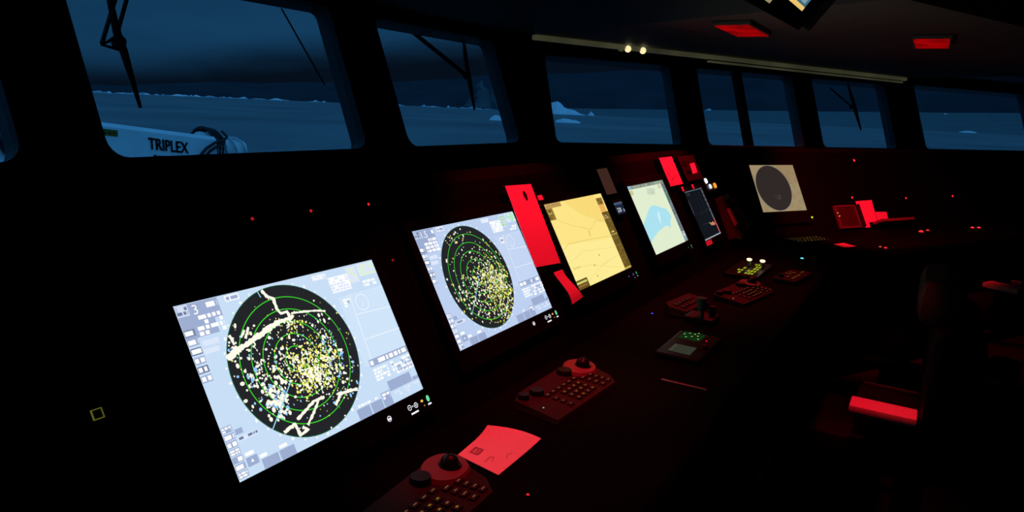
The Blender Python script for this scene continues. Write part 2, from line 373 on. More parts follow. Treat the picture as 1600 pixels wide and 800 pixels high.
# ------------------------------------------------------------------ wheelhouse shell
WT = rad(21); CZ = 2.34; SILL = 1.34
BX, BY = 5.75, 3.175; BA = rad(-31); HALF = rad(15.5)
WTH = 0.11
def rrect(x0, y0, x1, y1, r, n=5, rt=None):
    rt = r if rt is None else rt; P = []
    for cx, cy, a, q in ((x1 - r, y0 + r, -90, r), (x1 - rt, y1 - rt, 0, rt), (x0 + rt, y1 - rt, 90, rt), (x0 + r, y0 + r, 180, r)):
        for k in range(n + 1): t = rad(a + 90 * k / n); P.append((cx + q * cos(t), cy + q * sin(t)))
    return P
def window_wall(name, M, outer, holes, cuts):
    # outer: bottom y, top y, left and right ends (bottom, top); every opening sits in its own cell between two cuts
    yb, yt, (lb, lt), (rb, rt_) = outer; b = MB(); nb = [lb] + cuts + [rb]; ntp = [lt] + cuts + [rt_]
    for i, h in enumerate(holes):
        q = len(h) // 4; C = [(nb[i + 1], yb), (ntp[i + 1], yt), (ntp[i], yt), (nb[i], yb)]      # BR, TR, TL, BL
        n = len(h); A = h + C
        V = [(x, y, 0) for x, y in A] + [(x, y, -WTH) for x, y in A]; m = len(A); F = []
        for k in range(4):
            for t in range(q - 1): F.append((n + k, k * q + t + 1, k * q + t))
            k2 = (k + 1) % 4; F.append((n + k, n + k2, k2 * q, k * q + q - 1))
        F = F + [tuple(m + v for v in f[::-1]) for f in F]
        F += [(t, (t + 1) % n, m + (t + 1) % n, m + t) for t in range(n)]
        F += [(n, n + 3, m + n + 3, m + n), (n + 1, n + 2, m + n + 2, m + n + 1)]
        b.add(V, F, WALL)
    return struct(b, name, M)
vtop = (CZ - SILL) / cos(WT)
M1 = frame((0, BY, SILL), 0, WT); M3 = frame((BX, BY, SILL), BA, WT)
mit = lambda v: v * sin(WT) * tan(HALF)
W1 = [(-1.0, 1.50, 1.0), (1.815, 3.56, 1.01), (3.955, 5.565, .985)]
W3 = [(.245, 1.825, .905), (2.165, 3.70, .905), (4.0, 5.44, .90), (6.03, 8.9, .93)]
H1 = [rrect(x0, 0, x1, t, .09, 5, .05) for x0, x1, t in W1]; H3 = [rrect(x0, 0, x1, t, .06, 5, .04) for x0, x1, t in W3]
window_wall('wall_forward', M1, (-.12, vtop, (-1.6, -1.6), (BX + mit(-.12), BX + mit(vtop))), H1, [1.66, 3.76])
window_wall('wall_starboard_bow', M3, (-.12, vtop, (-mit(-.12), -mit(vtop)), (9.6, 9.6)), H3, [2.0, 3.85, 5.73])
GL = glass()
wn = 0
for M, hs in ((M1, H1), (M3, H3)):
    for h in hs:
        wn += 1; root = bpy.data.objects.new('window_%d' % wn, None); COL.objects.link(root); root.matrix_world = M; root['kind'] = 'structure'
        c = (sum(p[0] for p in h) / len(h), sum(p[1] for p in h) / len(h)); sh = lambda p, k: (p[0] + (k if p[0] < c[0] else -k), p[1] + (k if p[1] < c[1] else -k))
        b = MB(); n = len(h)
        lo = [sh(p, .002) for p in h]; li = [sh(p, .022) for p in h]
        V = [(x, y, -.005) for x, y in lo] + [(x, y, -.005) for x, y in li] + [(x, y, -.135) for x, y in li] + [(x, y, -.135) for x, y in lo]
        F = []
        for j in range(4):
            for i in range(n): F.append((j * n + i, j * n + (i + 1) % n, ((j + 1) % 4) * n + (i + 1) % n, ((j + 1) % 4) * n + i))
        b.add(V, F, REVEAL); b.build('frame', root)
        b = MB(); b.prism([sh(p, .0225) for p in h], -.068, -.060, GL); b.build('pane', root)
        if wn == 5:
            b = MB(); b.box(2.815, .023, -.12, 2.875, .882, -.02, WALL, .006); b.build('mullion', root)
b = MB()
b.box(-1.6, BY - .06, 0, BX - .04, BY + .04, SILL - .10, WALL); struct(b, 'wall_forward_dado')
b = MB(); b.box(.04, -.06, 0, 9.6, .04, SILL - .10, WALL, 0, flat((BX, BY, 0), BA)); struct(b, 'wall_starboard_bow_dado')
endp = Vector((BX, BY, 0)) + Vector((cos(BA), sin(BA), 0)) * 9.6
b = MB(); b.prism([(-1.6, -5), (endp.x + .2, -5), (endp.x + .2, endp.y), (BX, BY + .05), (-1.6, BY + .05)], -.1, 0, FLOOR); struct(b, 'floor')
hx = (vtop * sin(WT)); nx = Vector((-sin(BA), cos(BA), 0)) * hx
b = MB(); b.prism([(-1.6, -5), (endp.x + .4, -5), (endp.x + nx.x, endp.y + nx.y), (BX + mit(vtop), BY + hx), (-1.6, BY + hx)], CZ, CZ + .1, CEIL); struct(b, 'ceiling')
b = MB(); b.box(-1.6, -5.1, 0, endp.x + .4, -5, CZ, WALL); struct(b, 'wall_aft')
b = MB(); b.box(-1.7, -5, 0, -1.6, BY + .4, CZ, WALL); struct(b, 'wall_port')
b = MB(); b.box(endp.x + .2, -5, 0, endp.x + .3, endp.y, CZ, WALL); struct(b, 'wall_starboard')
# dropped overhead panel and its edge rail, whose lit look is painted as emission
RA, RB = Vector((4.109, 2.318, 2.1)), Vector((8.292, .36, 2.1))
rd = (RB - RA).normalized(); rn = Vector((rd.y, -rd.x, 0))
b = MB(); b.prism([(p.x, p.y) for p in (RA + rd * .02, RA + rd * .02 + rn * 2.35, RB + rn * 2.35, RB)][::1], 2.124, CZ, BULK); struct(b, 'ceiling_drop')
def rail_glow_mat():
    m = bpy.data.materials.new('painted_rail_glow'); m.use_nodes = True; nt = m.node_tree; p = nt.nodes['Principled BSDF']; p.inputs['Base Color'].default_value = (.3, .3, .25, 1); p.inputs['Roughness'].default_value = .4
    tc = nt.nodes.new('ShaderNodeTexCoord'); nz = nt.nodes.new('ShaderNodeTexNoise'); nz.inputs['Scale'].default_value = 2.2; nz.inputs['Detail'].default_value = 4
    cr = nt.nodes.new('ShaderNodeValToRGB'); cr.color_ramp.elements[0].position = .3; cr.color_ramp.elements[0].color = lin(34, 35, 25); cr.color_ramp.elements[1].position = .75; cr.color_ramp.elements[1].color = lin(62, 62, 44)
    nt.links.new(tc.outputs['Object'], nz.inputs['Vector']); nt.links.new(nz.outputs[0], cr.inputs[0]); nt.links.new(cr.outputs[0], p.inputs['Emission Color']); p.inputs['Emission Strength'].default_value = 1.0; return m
STRIP = rail_glow_mat()
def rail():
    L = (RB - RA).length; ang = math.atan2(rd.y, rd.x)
    r = thing('overhead_edge_rail', 'long pale rail with painted-on glow along the overhead panel edge above the windows', 'edge rail', flat(RA, ang))
    b = MB(); b.box(0, -.050, -.010, L, -.006, .022, STRIP, .006); b.build('rail_face', r)
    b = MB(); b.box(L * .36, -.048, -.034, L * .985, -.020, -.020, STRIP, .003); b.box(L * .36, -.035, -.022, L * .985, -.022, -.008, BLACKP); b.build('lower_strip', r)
    for k, x in enumerate([.75, 2.0, 3.3]): b = MB(); b.box(x, -.006, -.02, x + .05, -.001, .022, RAILM, 0); b.build('bracket', r)
    for x in (.80, .945):
        b = MB(); b.sphere((x, -.050, -.004), .024, g((255, 240, 180), 1.0), (1, 1, 1), 12); o = b.build('lamp', r); tag(o, 'small warm white lamp glowing on the rail')
rail()

# ------------------------------------------------------------------ window wipers, wire
def wiper(label, M, blade, arms, pivot):
    r = thing('window_wiper', label, 'wiper', M @ Matrix.Translation((pivot[0], pivot[1], -.14)))
    T = lambda p, z=0: (p[0] - pivot[0], p[1] - pivot[1], z)
    b = MB(); b.tube([T(p, -.01) for p in blade], [.013, .022, .022, .009][:len(blade)] if len(blade) == 4 else .014, BLACKP, 6); b.build('blade', r)
    for a in arms: b = MB(); b.tube([T(p, -.03) for p in a], .011, BLACKP, 6); b.build('arm', r)
    b = MB(); b.cyl((0, 0, -.05), .028, .045, BLACKP); b.build('pivot', r)
wiper('black wiper with twin arms hanging down the large left window', M1, [(2.148, .98), (2.13, .70), (2.137, .60), (2.14, .315)],
      [[(2.29, .98), (2.135, .69), (2.05, .637), (2.137, .62)], [(2.235, .98), (2.05, .645)]], (2.137, .66))
wiper('black wiper with diagonal arms and hanging blade in the window left of the pale rail', M1, [(5.30, .985), (5.245, .80), (5.215, .62), (5.168, .365)],
      [[(4.62, .99), (5.21, .675)], [(4.66, .99), (5.24, .69)]], (5.225, .68))
wiper('faint black wiper in the window under the far end of the rail', M3, [(4.90, .885), (4.93, .70), (4.95, .55), (4.985, .30)], [[(4.56, .85), (4.92, .62)]], (4.925, .62))
b = MB(); b.tube([(3.32, 1.02, -.2), (3.42, .76, -.2), (3.515, .52, -.2)], .0055, HOSE, 6)
tag(b.build('wire_stay', M=M1), 'thin dark wire slanting down outside the large left window', 'wire')

# ------------------------------------------------------------------ console cabinets
# profile in (d, z): d is measured forward from the fascia line at z 1.048; fascia surface lies 22 mm behind the screens
FN = -.022
def fas(z): return (z - 1.048) * tan(TI) - FN / cos(TI)
ZT = 1.462; DF = -.60; DB = .62
PROF = {'base_cabinet': [(DF + .10, .12), (DB, .12), (DB, 1.38), (fas(ZT - .03) + .03, ZT - .03), (fas(DESK) + .03, DESK - .045), (DF + .10, DESK - .045)],
        'plinth': [(DF + .17, 0), (DB - .05, 0), (DB - .05, .12), (DF + .17, .12)],
        'desk_top': [(DF, DESK - .045), (fas(DESK) + .03, DESK - .045), (fas(DESK) + .03, DESK), (DF + .012, DESK), (DF, DESK - .012)],
        'fascia': [(fas(DESK), DESK), (fas(DESK) + .03, DESK), (fas(ZT - .03) + .03, ZT - .03), (fas(ZT - .03), ZT - .03)],
        'top_cover': [(fas(ZT - .03), ZT - .03), (DB, 1.38), (DB, 1.40), (fas(ZT) + .03, ZT), (fas(ZT), ZT - .008)]}
MATP = {'base_cabinet': CONSOLE, 'plinth': CONSOLE, 'desk_top': CONSOLE, 'fascia': CONSOLE, 'top_cover': CONSOLE_TOP}
XB = 4.742; UB = None
KT = tan(rad(15))
fe = Vector((cos(FA), sin(FA), 0)); fm = Vector((-sin(FA), cos(FA), 0)); YS = .979
UB = (Vector((XB, YS, 0)) - Vector((FO.x, FO.y, 0))).dot(fe)
CONS = []
def console(label, run, a, bb, ma=False, mb=False):
    if run == 'S': M = flat((0, YS, 0))
    else: M = flat((FO.x, FO.y, 0), FA)
    ctr = (a + bb) / 2
    r = thing('console_cabinet', label, 'console', M @ Matrix.Translation((ctr, 0, 0)))
    for nm, pr in PROF.items():
        n = len(pr); V = []; ga = 0 if nm in ('desk_top', 'top_cover') else .0015
        for side, base, mi, sg in ((0, a, ma, -1), (1, bb, mb, 1)):
            for d, z in pr: V.append((base - ctr - sg * (.001 + ga) + (sg * d * KT if mi else 0), d, z))
        F = [tuple(range(n)), tuple(range(2 * n - 1, n - 1, -1))] + [(i, n + i, n + (i + 1) % n, (i + 1) % n) for i in range(n)]
        b = MB(); b.add(V, F, MATP[nm]); b.build(nm, r)
    r['a'] = 0; del r['a']
    CONS.append((r, run, a, bb)); return r
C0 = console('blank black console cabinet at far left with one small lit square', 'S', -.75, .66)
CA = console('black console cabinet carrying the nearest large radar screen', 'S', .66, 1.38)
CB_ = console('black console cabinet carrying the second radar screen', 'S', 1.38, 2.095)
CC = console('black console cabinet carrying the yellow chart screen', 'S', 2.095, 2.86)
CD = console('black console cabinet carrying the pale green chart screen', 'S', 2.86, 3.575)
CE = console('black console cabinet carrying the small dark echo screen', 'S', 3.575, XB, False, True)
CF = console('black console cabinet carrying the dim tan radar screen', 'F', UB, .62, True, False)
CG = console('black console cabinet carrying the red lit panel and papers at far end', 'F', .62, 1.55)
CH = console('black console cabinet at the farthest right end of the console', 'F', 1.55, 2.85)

def led(parent, M, rgb, r=.004, k=2.0, name='indicator_lamp'):
    b = MB(); b.sphere((0, 0, 0), r, g(rgb, k), (1, 1, .7), 10); b.cyl((0, 0, -.004), r * 1.5, .004, BLACKP, n=12)
    o = b.build(name, None, True); o.matrix_world = M; o.parent = parent; o.matrix_parent_inverse = parent.matrix_world.inverted(); return o
def put(o, parent):
    o.parent = parent; o.matrix_parent_inverse = parent.matrix_world.inverted(); return o
bpy.context.view_layer.update()
FS = lambda u, w: SM(u, w, FN + .002)
FF = lambda u, w: FM(u, w, FN + .002)
RL = (255, 40, 45)
led(C0, FS(-.23 + .0, .477), (60, 5, 5), .003)
for p, u, w, k in [(CA, .251, .477, .4), (CA, .414, .477, .55), (CA, .606, .474, .9), (CA, .612, .320, .25)]:
    led(p, FS(u, w), RL, .0038, k)
for p, u, w, k, s in [(CG, 1.176, .388, 1.5, .010), (CG, 1.005, .089, 1.6, .008), (CH, 1.658, .067, 1.2, .008), (CH, 2.305, .068, 1.2, .009)]:
    led(p, FF(u, w), RL, s, k)
for p, x, y, rgb, k, s in [(CA, 1.138, .601, RL, 1.0, .0032), (CC, 2.556, .846, (70, 80, 255), .8, .005), (CE, 4.172, .543, (90, 225, 255), 1.3, .009),
                        (CF, 4.943, .196, (255, 110, 60), .8, .008), (CF, 4.925, .165, RL, 1.6, .009), (CG, 5.899, -.014, RL, 2.0, .016), (CG, 6.015, -.054, RL, 1.4, .011), (CH, 6.474, -.352, RL, 2.0, .012), (CH, 6.518, -.396, RL, 2.0, .012)]:
    led(p, flat((x, y, DESK + .005)), rgb, s, k)
# lit square push button on the blank cabinet
def sqb():
    b = MB(); s = .0085; t = .0016; G = g((95, 95, 30), .8)
    for x0, y0, x1, y1 in ((-s, -s, s, -s + t), (-s, s - t, s, s), (-s, -s, -s + t, s), (s - t, -s, s, s)): b.box(x0, y0, 0, x1, y1, .003, G)
    b.box(-s + t, -s + t, 0, s - t, s - t, .002, BLACKP)
    o = b.build('push_button'); o.matrix_world = FS(-.168, .195); put(o, C0); o['label'] = 'square push button with a dim yellow lit rim'
sqb()
# metal seam strip on desk of the second cabinet
b = MB(); b.box(1.914, .455, DESK, 1.922, .590, DESK + .004, METAL, .001); put(b.build('edge_strip'), CB_)
# small red lit tape labels on the fascia
def tape(parent, M, w, h, name='tape_label'):
    b = MB(); b.box(0, 0, 0, w, h, .0012, CARD); o = b.build(name); o.matrix_world = M; return put(o, parent)
tape(CB_, SM(1.355, .392, FN + .0006) @ Matrix.Translation((-.0, 0, 0)), .03, .02) if False else None

# ------------------------------------------------------------------ screens
class Scr:
    def __init__(s, w, h): s.w = w; s.h = h; s.b = MB(); s.b.flat = True; s.z = 0.0
    def up(s): s.z += .00022
    def P(s, x, y): return (x * s.w, y * s.h, s.z)
    def quad(s, pts, c): s.b.poly([s.P(*p) for p in pts], c)
    def rect(s, x0, y0, x1, y1, c): s.quad([(x0, y0), (x1, y0), (x1, y1), (x0, y1)], c)
    def disk(s, cx, cy, r, c, n=64): s.b.poly([(cx * s.w + r * cos(2 * PI * i / n), cy * s.h + r * sin(2 * PI * i / n), s.z) for i in range(n)], c)
    def ring(s, cx, cy, r, t, c, n=72):
        V = [(cx * s.w + q * cos(2 * PI * i / n), cy * s.h + q * sin(2 * PI * i / n), s.z) for q in (r - t / 2, r + t / 2) for i in range(n)]
        s.b.add(V, [(i, (i + 1) % n, n + (i + 1) % n, n + i)[::-1] for i in range(n)], c)
    def line(s, pts, t, c, jag=0.0, rr=random):
        P = []
        for a, b_ in zip(pts[:-1], pts[1:]):
            n = max(1, int(math.hypot((a[0] - b_[0]) * s.w, (a[1] - b_[1]) * s.h) / .004)) if jag else 1
            for k in range(n): P.append(Vector(((a[0] + (b_[0] - a[0]) * k / n) * s.w, (a[1] + (b_[1] - a[1]) * k / n) * s.h, s.z)))
        P.append(Vector((pts[-1][0] * s.w, pts[-1][1] * s.h, s.z))); V = []
        for i, p in enumerate(P):
            d = (P[min(i + 1, len(P) - 1)] - P[max(i - 1, 0)]).normalized(); n = Vector((-d.y, d.x, 0))
            V += [p + n * (t / 2 + jag * rr.random() * t), p - n * (t / 2 + jag * rr.random() * t)]
        s.b.add(V, [(2 * i, 2 * i + 1, 2 * i + 3, 2 * i + 2) for i in range(len(P) - 1)], c)
    def blob(s, x, y, r, c, rr, n=6):
        a = rr.random() * 3; ax = .7 + .6 * rr.random()
        s.b.poly([(x * s.w + r * ax * cos(a + 2 * PI * i / n), y * s.h + r / ax * sin(a + 2 * PI * i / n), s.z) for i in range(n)], c)
    def text(s, t, x, y, size, c):
        V, F = text_mesh(t, size); s.b.add([(x * s.w + v.x, y * s.h + v.y, s.z) for v in V], F, c)
    def tiles(s, x0, y0, x1, y1, rows, c, rr, fill=.75, gap=.25):   # lines of unreadably small on-screen lettering
        h = (y1 - y0) / rows
        for k in range(rows):
            x = x0; y = y1 - (k + 1) * h
            while x < x1:
                w = (.25 + .9 * rr.random()) * h * s.h / s.w * 1.6
                if rr.random() < fill: s.rect(x, y + h * gap * .5, min(x1, x + w), y + h * (1 - gap * .5), c)
                x += w + h * .2
    def build(s, root, name='display'):
        o = s.b.build(name, root); return o

WHT = g((255, 255, 255)); UIG = g((158, 174, 210)); UID = g((112, 126, 160)); UIP = g((222, 232, 252)); GRN = g((60, 225, 40)); DGR = g((12, 95, 48)); SCOPE = g((36, 37, 41))
BL1 = g((255, 253, 235)); BL2 = g((250, 245, 120)); BL3 = g((190, 200, 50)); BL4 = g((150, 205, 250)); CYN = g((150, 225, 245)); LGR = g((150, 245, 160))
def bezel(root, w, h, l, r, bt, t):
    b = MB(); d = .021; b.box(-l, -bt, FN + .0005, w + r, h + t, -.001, BEZEL, .003)
    for x0, y0, x1, y1 in ((-l, -bt, w + r, 0), (-l, h, w + r, h + t), (-l, 0, 0, h), (w, 0, w + r, h)): b.box(x0, y0, -.0015, x1, y1, .0045, BEZEL, .0015)
    return b.build('bezel', root)
def sym(root, x, y, kind, col=(245, 248, 255), k=.95, s=1.0):
    b = MB(); b.flat = True; G = g(col, k); z = .0052; r = .0062 * s
    def ring(cx, cy, ra, rb, n=20):
        V = [(cx + q * cos(2 * PI * i / n), cy + q * sin(2 * PI * i / n), z) for q in (ra, rb) for i in range(n)]; b.add(V, [(n + i, n + (i + 1) % n, (i + 1) % n, i) for i in range(n)], G)
    def bar(x0, y0, x1, y1): b.poly([(x0, y0, z), (x1, y0, z), (x1, y1, z), (x0, y1, z)], G)
    if kind == 'menu': ring(x, y, r * .78, r * 1.05); bar(x - r, y - r * .45, x + r, y + r * .25)
    if kind in 'minus plus':
        ring(x, y, r * .78, r * 1.05); bar(x - r * .5, y - r * .12, x + r * .5, y + r * .12)
        if kind == 'plus': bar(x - r * .12, y - r * .5, x + r * .12, y + r * .5)
    if kind == 'bar': bar(x - r * 2.2, y - r * .35, x + r * 2.2, y + r * .35)
    if kind == 'dot': b.poly([(x + r * .75 * cos(t), y + r * .5 * sin(t), z) for t in [2 * PI * i / 12 for i in range(12)]], G)
    if kind == 'power': b.poly([(x + r * .85 * cos(t), y + r * 1.25 * sin(t), z) for t in [2 * PI * i / 20 for i in range(20)]], G)
    if kind == 'tick': bar(x - r, y - r * .35, x + r, y + r * .3)
    return b.build({'menu': 'menu_button', 'minus': 'dim_button', 'plus': 'brighten_button', 'bar': 'button_underline', 'dot': 'alarm_lamp', 'power': 'power_button', 'tick': 'power_underline'}[kind], root)

def radar(root, w, h, scale, near):
    rr = random.Random(21 if near else 5)
    BG = g((200, 223, 247)) if near else g((190, 209, 241)); BG2 = g((208, 229, 250)) if near else g((196, 214, 244))
    s = Scr(w, h); s.rect(0, 0, 1, 1, BG); s.up()
    cx, cy, R = (.414, .508, .157) if near else (.406, .504, .1545); rcx, rcy = (.404, .512) if near else (.398, .504)
    s.rect(.72 if near else .70, .30, 1, .80, BG2)
    s.up(); s.disk(cx, cy, R, DGR); s.up(); s.disk(cx, cy, R - .0016, SCOPE)
    # bearing ticks outside the scope
    for k in range(36):
        t = 2 * PI * k / 36; L = .004 if k % 3 else .007
        x0, y0 = cx + (R + .004) * cos(t) / w, cy + (R + .004) * sin(t) / h
        if 0.005 < y0 < .985: s.blob(x0, y0, .0022 if k % 3 else .0034, WHT, rr, 5)
    s.up()
    for k in range(1, 6): s.ring(rcx + (cx - rcx) * k / 6, rcy + (cy - rcy) * k / 6, R * k / 6, .0017 if near else .0015, GRN)
    s.up()
    def inside(x, y): return math.hypot((x - cx) * w, (y - cy) * h) < R - .003
    lay = {}
    def sc(n, mx, my, sx, sy, cols, r0, r1):
        r0 *= 1.12; r1 *= 1.15
        for _ in range(n):
            x = mx + rr.gauss(0, sx) ; y = my + rr.gauss(0, sy)
            if inside(x, y): lay.setdefault(rr.choice(cols), []).append((x, y, r0 + (r1 - r0) * rr.random() ** 2))
    if near:
        sc(460, .445, .44, .062, .085, [BL2, BL2, BL1, BL3, BL2, BL1], .0011, .0030)
        sc(150, .455, .37, .045, .05, [BL2, BL1], .0012, .0032)
        sc(190, .560, .43, .050, .12, [BL1, BL1, BL2, BL4], .0011, .0034)
        sc(185, .235, .44, .075, .13, [BL1, BL1, BL1, BL4], .0012, .0042)
        sc(70, .255, .31, .02, .05, [BL1, BL1, BL4], .0022, .0046)
        sc(60, .43, .72, .035, .028, [BL2, BL1], .0012, .0028)
        sc(55, .30, .56, .05, .08, [BL1], .0012, .0035)
        sc(190, .40, .50, .17, .25, [BL1, BL2, BL4], .0008, .0020)
        sc(36, .60, .50, .025, .13, [BL1, BL1, BL4, BL2], .0018, .0038)
        sc(26, .155, .70, .02, .05, [BL1, BL4], .0016, .0038)
    else:
        sc(620, .52, .33, .10, .155, [BL1, BL2, BL1, BL2, BL3], .0012, .0034)
        sc(210, .55, .45, .07, .13, [BL1, BL2, BL3], .0012, .0034)
        sc(120, .45, .50, .08, .08, [BL1, BL2], .0012, .0026)
        sc(120, .26, .36, .08, .10, [BL1, BL1, BL2], .0014, .0034)
        sc(40, .33, .90, .06, .06, [BL1, BL1, BL2], .0014, .0034)
        sc(70, .36, .62, .14, .16, [BL1, BL1, BL2], .0012, .0032)
    for c in (BL4, BL3, BL2, BL1):
        for x, y, r in lay.get(c, []): s.blob(x, y, r, c, rr)
        s.up()
    if near:
        for pts, t in [([(.364, .972), (.376, .932), (.403, .902), (.4, .841), (.41, .804), (.441, .805), (.447, .755)], .0042), ([(.123, .641), (.171, .667), (.253, .701), (.342, .742), (.397, .761)], .0066),
                       ([(.397, .761), (.447, .755), (.462, .77)], .0045), ([(.457, .786), (.518, .776), (.591, .756), (.625, .737)], .0026), ([(.46, .232), (.406, .235), (.355, .204), (.305, .174)], .0036), ([(.425, .224), (.387, .172), (.34, .12)], .0036),
                       ([(.232, .137), (.29, .157), (.293, .084), (.337, .093), (.315, .122)], .0042), ([(.526, .21), (.589, .204), (.633, .193)], .0046), ([(.534, .199), (.497, .156)], .004), ([(.293, .454), (.32, .394)], .0036),
                       ([(.205, .82), (.197, .795)], .003), ([(.163, .765), (.171, .705)], .0034), ([(.231, .769), (.207, .734)], .0034), ([(.252, .779), (.222, .721)], .0034), ([(.175, .697), (.158, .667)], .0034)]:
            s.line(pts, t, BL1, .6, rr)
        s.up(); s.line([(.335, .39), (.193, .184)], .0022, CYN); s.line([(.345, .97), (.35, .93)], .002, CYN)
    else:
        s.line([(.175, .69), (.185, .72)], .004, BL1, .4, rr); s.up(); s.line([(.386, .475), (.205, .222)], .0016, CYN); s.blob(.386, .50, .004, CYN, rr)
    s.up()
    # --- user interface, upper left
    s.rect(.003, .885, .17, .995, UIG); s.rect(.003, .80, .135, .885, UIG)
    s.rect(.003, .93, .05, .993, UIP); s.rect(.20, .955, .26, .99, WHT)
    for k in range(6): s.rect(.003, .855 - .052 * k - .04, .045, .855 - .052 * k, UIG if k % 2 else UID)
    s.rect(.05, .70, .11, .73, UIP); s.rect(.055, .745, .12, .775, UIP)
    # lower left
    for k in range(7): s.rect(.003, .30 - .042 * k - .036, .045, .30 - .042 * k, UIG)
    s.rect(.05, .235, .08, .265, UIG); s.rect(.05, .195, .135, .222, UIP)
    s.rect(.052, .05, .098, .10, UIG); s.rect(.107, 0, .178, .058, UIG); s.rect(.184, 0, .252, .058, UIG)
    # lower right
    s.rect(.585, .0, .66, .07, UIG); s.rect(.667, 0, .735, .07, UIG); s.rect(.74, .0, .795, .10, UIG)
    s.rect(.80, .085, .95, .155, UIG); s.rect(.955, .085, .995, .11, UIG); s.rect(.745, .285, .995, .335, UIG)
    # upper right
    s.rect(.70, .835, .815, .945, WHT); s.rect(.815, .87, .875, .985, UIP); s.rect(.62, .945, .70, .985, UIP); s.rect(.885, .90, .995, .99, UIP)
    s.line([(.785, .80), (.765, .34)], .0012, WHT); s.line([(.782, .655), (.995, .635)], .0012, WHT); s.line([(.775, .475), (.998, .468)], .0012, WHT); s.line([(.782, .80), (.995, .79)], .001, UIP)
    s.ring(.840, .725, .019, .0013, WHT, 32); s.line([(.835, .69), (.845, .73)], .001, WHT); s.ring(.922, .72, .015, .0008, UIP, 24)
    s.up()
    s.text(scale, .062 if near else .05, .928, .026, WHT); s.tiles(.006, .936, .046, .986, 2, UID, rr, .8)
    s.tiles(.058, .80, .165, .92, 4, WHT, rr, .85); s.tiles(.12, .945, .165, .985, 1, WHT, rr); s.tiles(.205, .958, .255, .986, 1, UIG, rr)
    for k in range(6): s.tiles(.006, .855 - .052 * k - .037, .042, .855 - .052 * k - .003, 1, WHT, rr, 1)
    for k in range(7): s.tiles(.006, .30 - .042 * k - .034, .042, .30 - .042 * k - .003, 1 if k % 3 else 2, WHT, rr, .95)
    s.tiles(.055, .20, .132, .219, 1, UID, rr, .5); s.blob(.074, .075, .004, WHT, rr, 3); s.rect(.055, .108, .09, .128, WHT); s.rect(.105, .066, .135, .085, WHT); s.rect(.19, .066, .225, .085, WHT)
    s.tiles(.70, .84, .812, .94, 5, UIP, rr, .6); s.tiles(.818, .875, .872, .98, 4, g((170, 215, 170)) if not near else g((225, 240, 215)), rr, .8); s.tiles(.888, .90, .99, .985, 4, LGR if not near else g((222, 246, 205)), rr, .7)
    s.tiles(.888, .82, .97, .87, 2, WHT, rr, .8); s.tiles(.735, .72, .775, .78, 3, WHT, rr, .9); s.tiles(.74, .74, .77, .765, 1, UID, rr, .7); s.tiles(.622, .95, .698, .982, 2, WHT, rr, .7)
    s.tiles(.75, .29, .99, .33, 1, WHT, rr, .8); s.tiles(.75, .18, .84, .27, 4, WHT, rr, .8); s.tiles(.86, .17, .995, .275, 4, WHT, rr, .75); s.tiles(.865, .18, .99, .26, 3, UIG, rr, .45)
    s.tiles(.82, .03, .99, .075, 2, UIP, rr, .7); s.tiles(.745, .05, .79, .095, 2, WHT, rr, .7); s.tiles(.60, .075, .72, .095, 1, WHT, rr, .5)
    return s.build(root)

def radar_symbols(root, xs, y):
    sym(root, xs[0], y, 'menu'); sym(root, xs[1], y, 'minus'); sym(root, xs[2], y - .001, 'plus'); sym(root, (xs[1] + xs[2]) / 2, y - .015, 'bar', s=.95)
    sym(root, (xs[1] + xs[2]) / 2, y, 'dot', s=.5); sym(root, xs[3], y + .001, 'dot', (255, 190, 90)); sym(root, xs[3] + .003, y - .011, 'dot', (255, 150, 60), .7, .5)
    sym(root, xs[4], y, 'power', (110, 230, 170)); sym(root, xs[4], y - .013, 'tick')
MA = thing('radar_monitor', 'nearest and largest radar screen reading 3 with thick white land echoes', 'monitor', SM(0, 0), 'radar monitors on the console')
bezel(MA, .519, .33, .028, .028, .055, .03); radar(MA, .519, .33, '3', True); radar_symbols(MA, (.379, .449, .471, .494, .516), -.0245)
MBm = thing('radar_monitor', 'second radar screen reading 1.5 with dense yellow echoes left of the tall red card', 'monitor', SM(.696, .043), 'radar monitors on the console')
bezel(MBm, .518, .335, .024, .024, .055, .03); radar(MBm, .518, .335, '1.5', False); radar_symbols(MBm, (.374, .452, .476, .497, .520), -.0195)

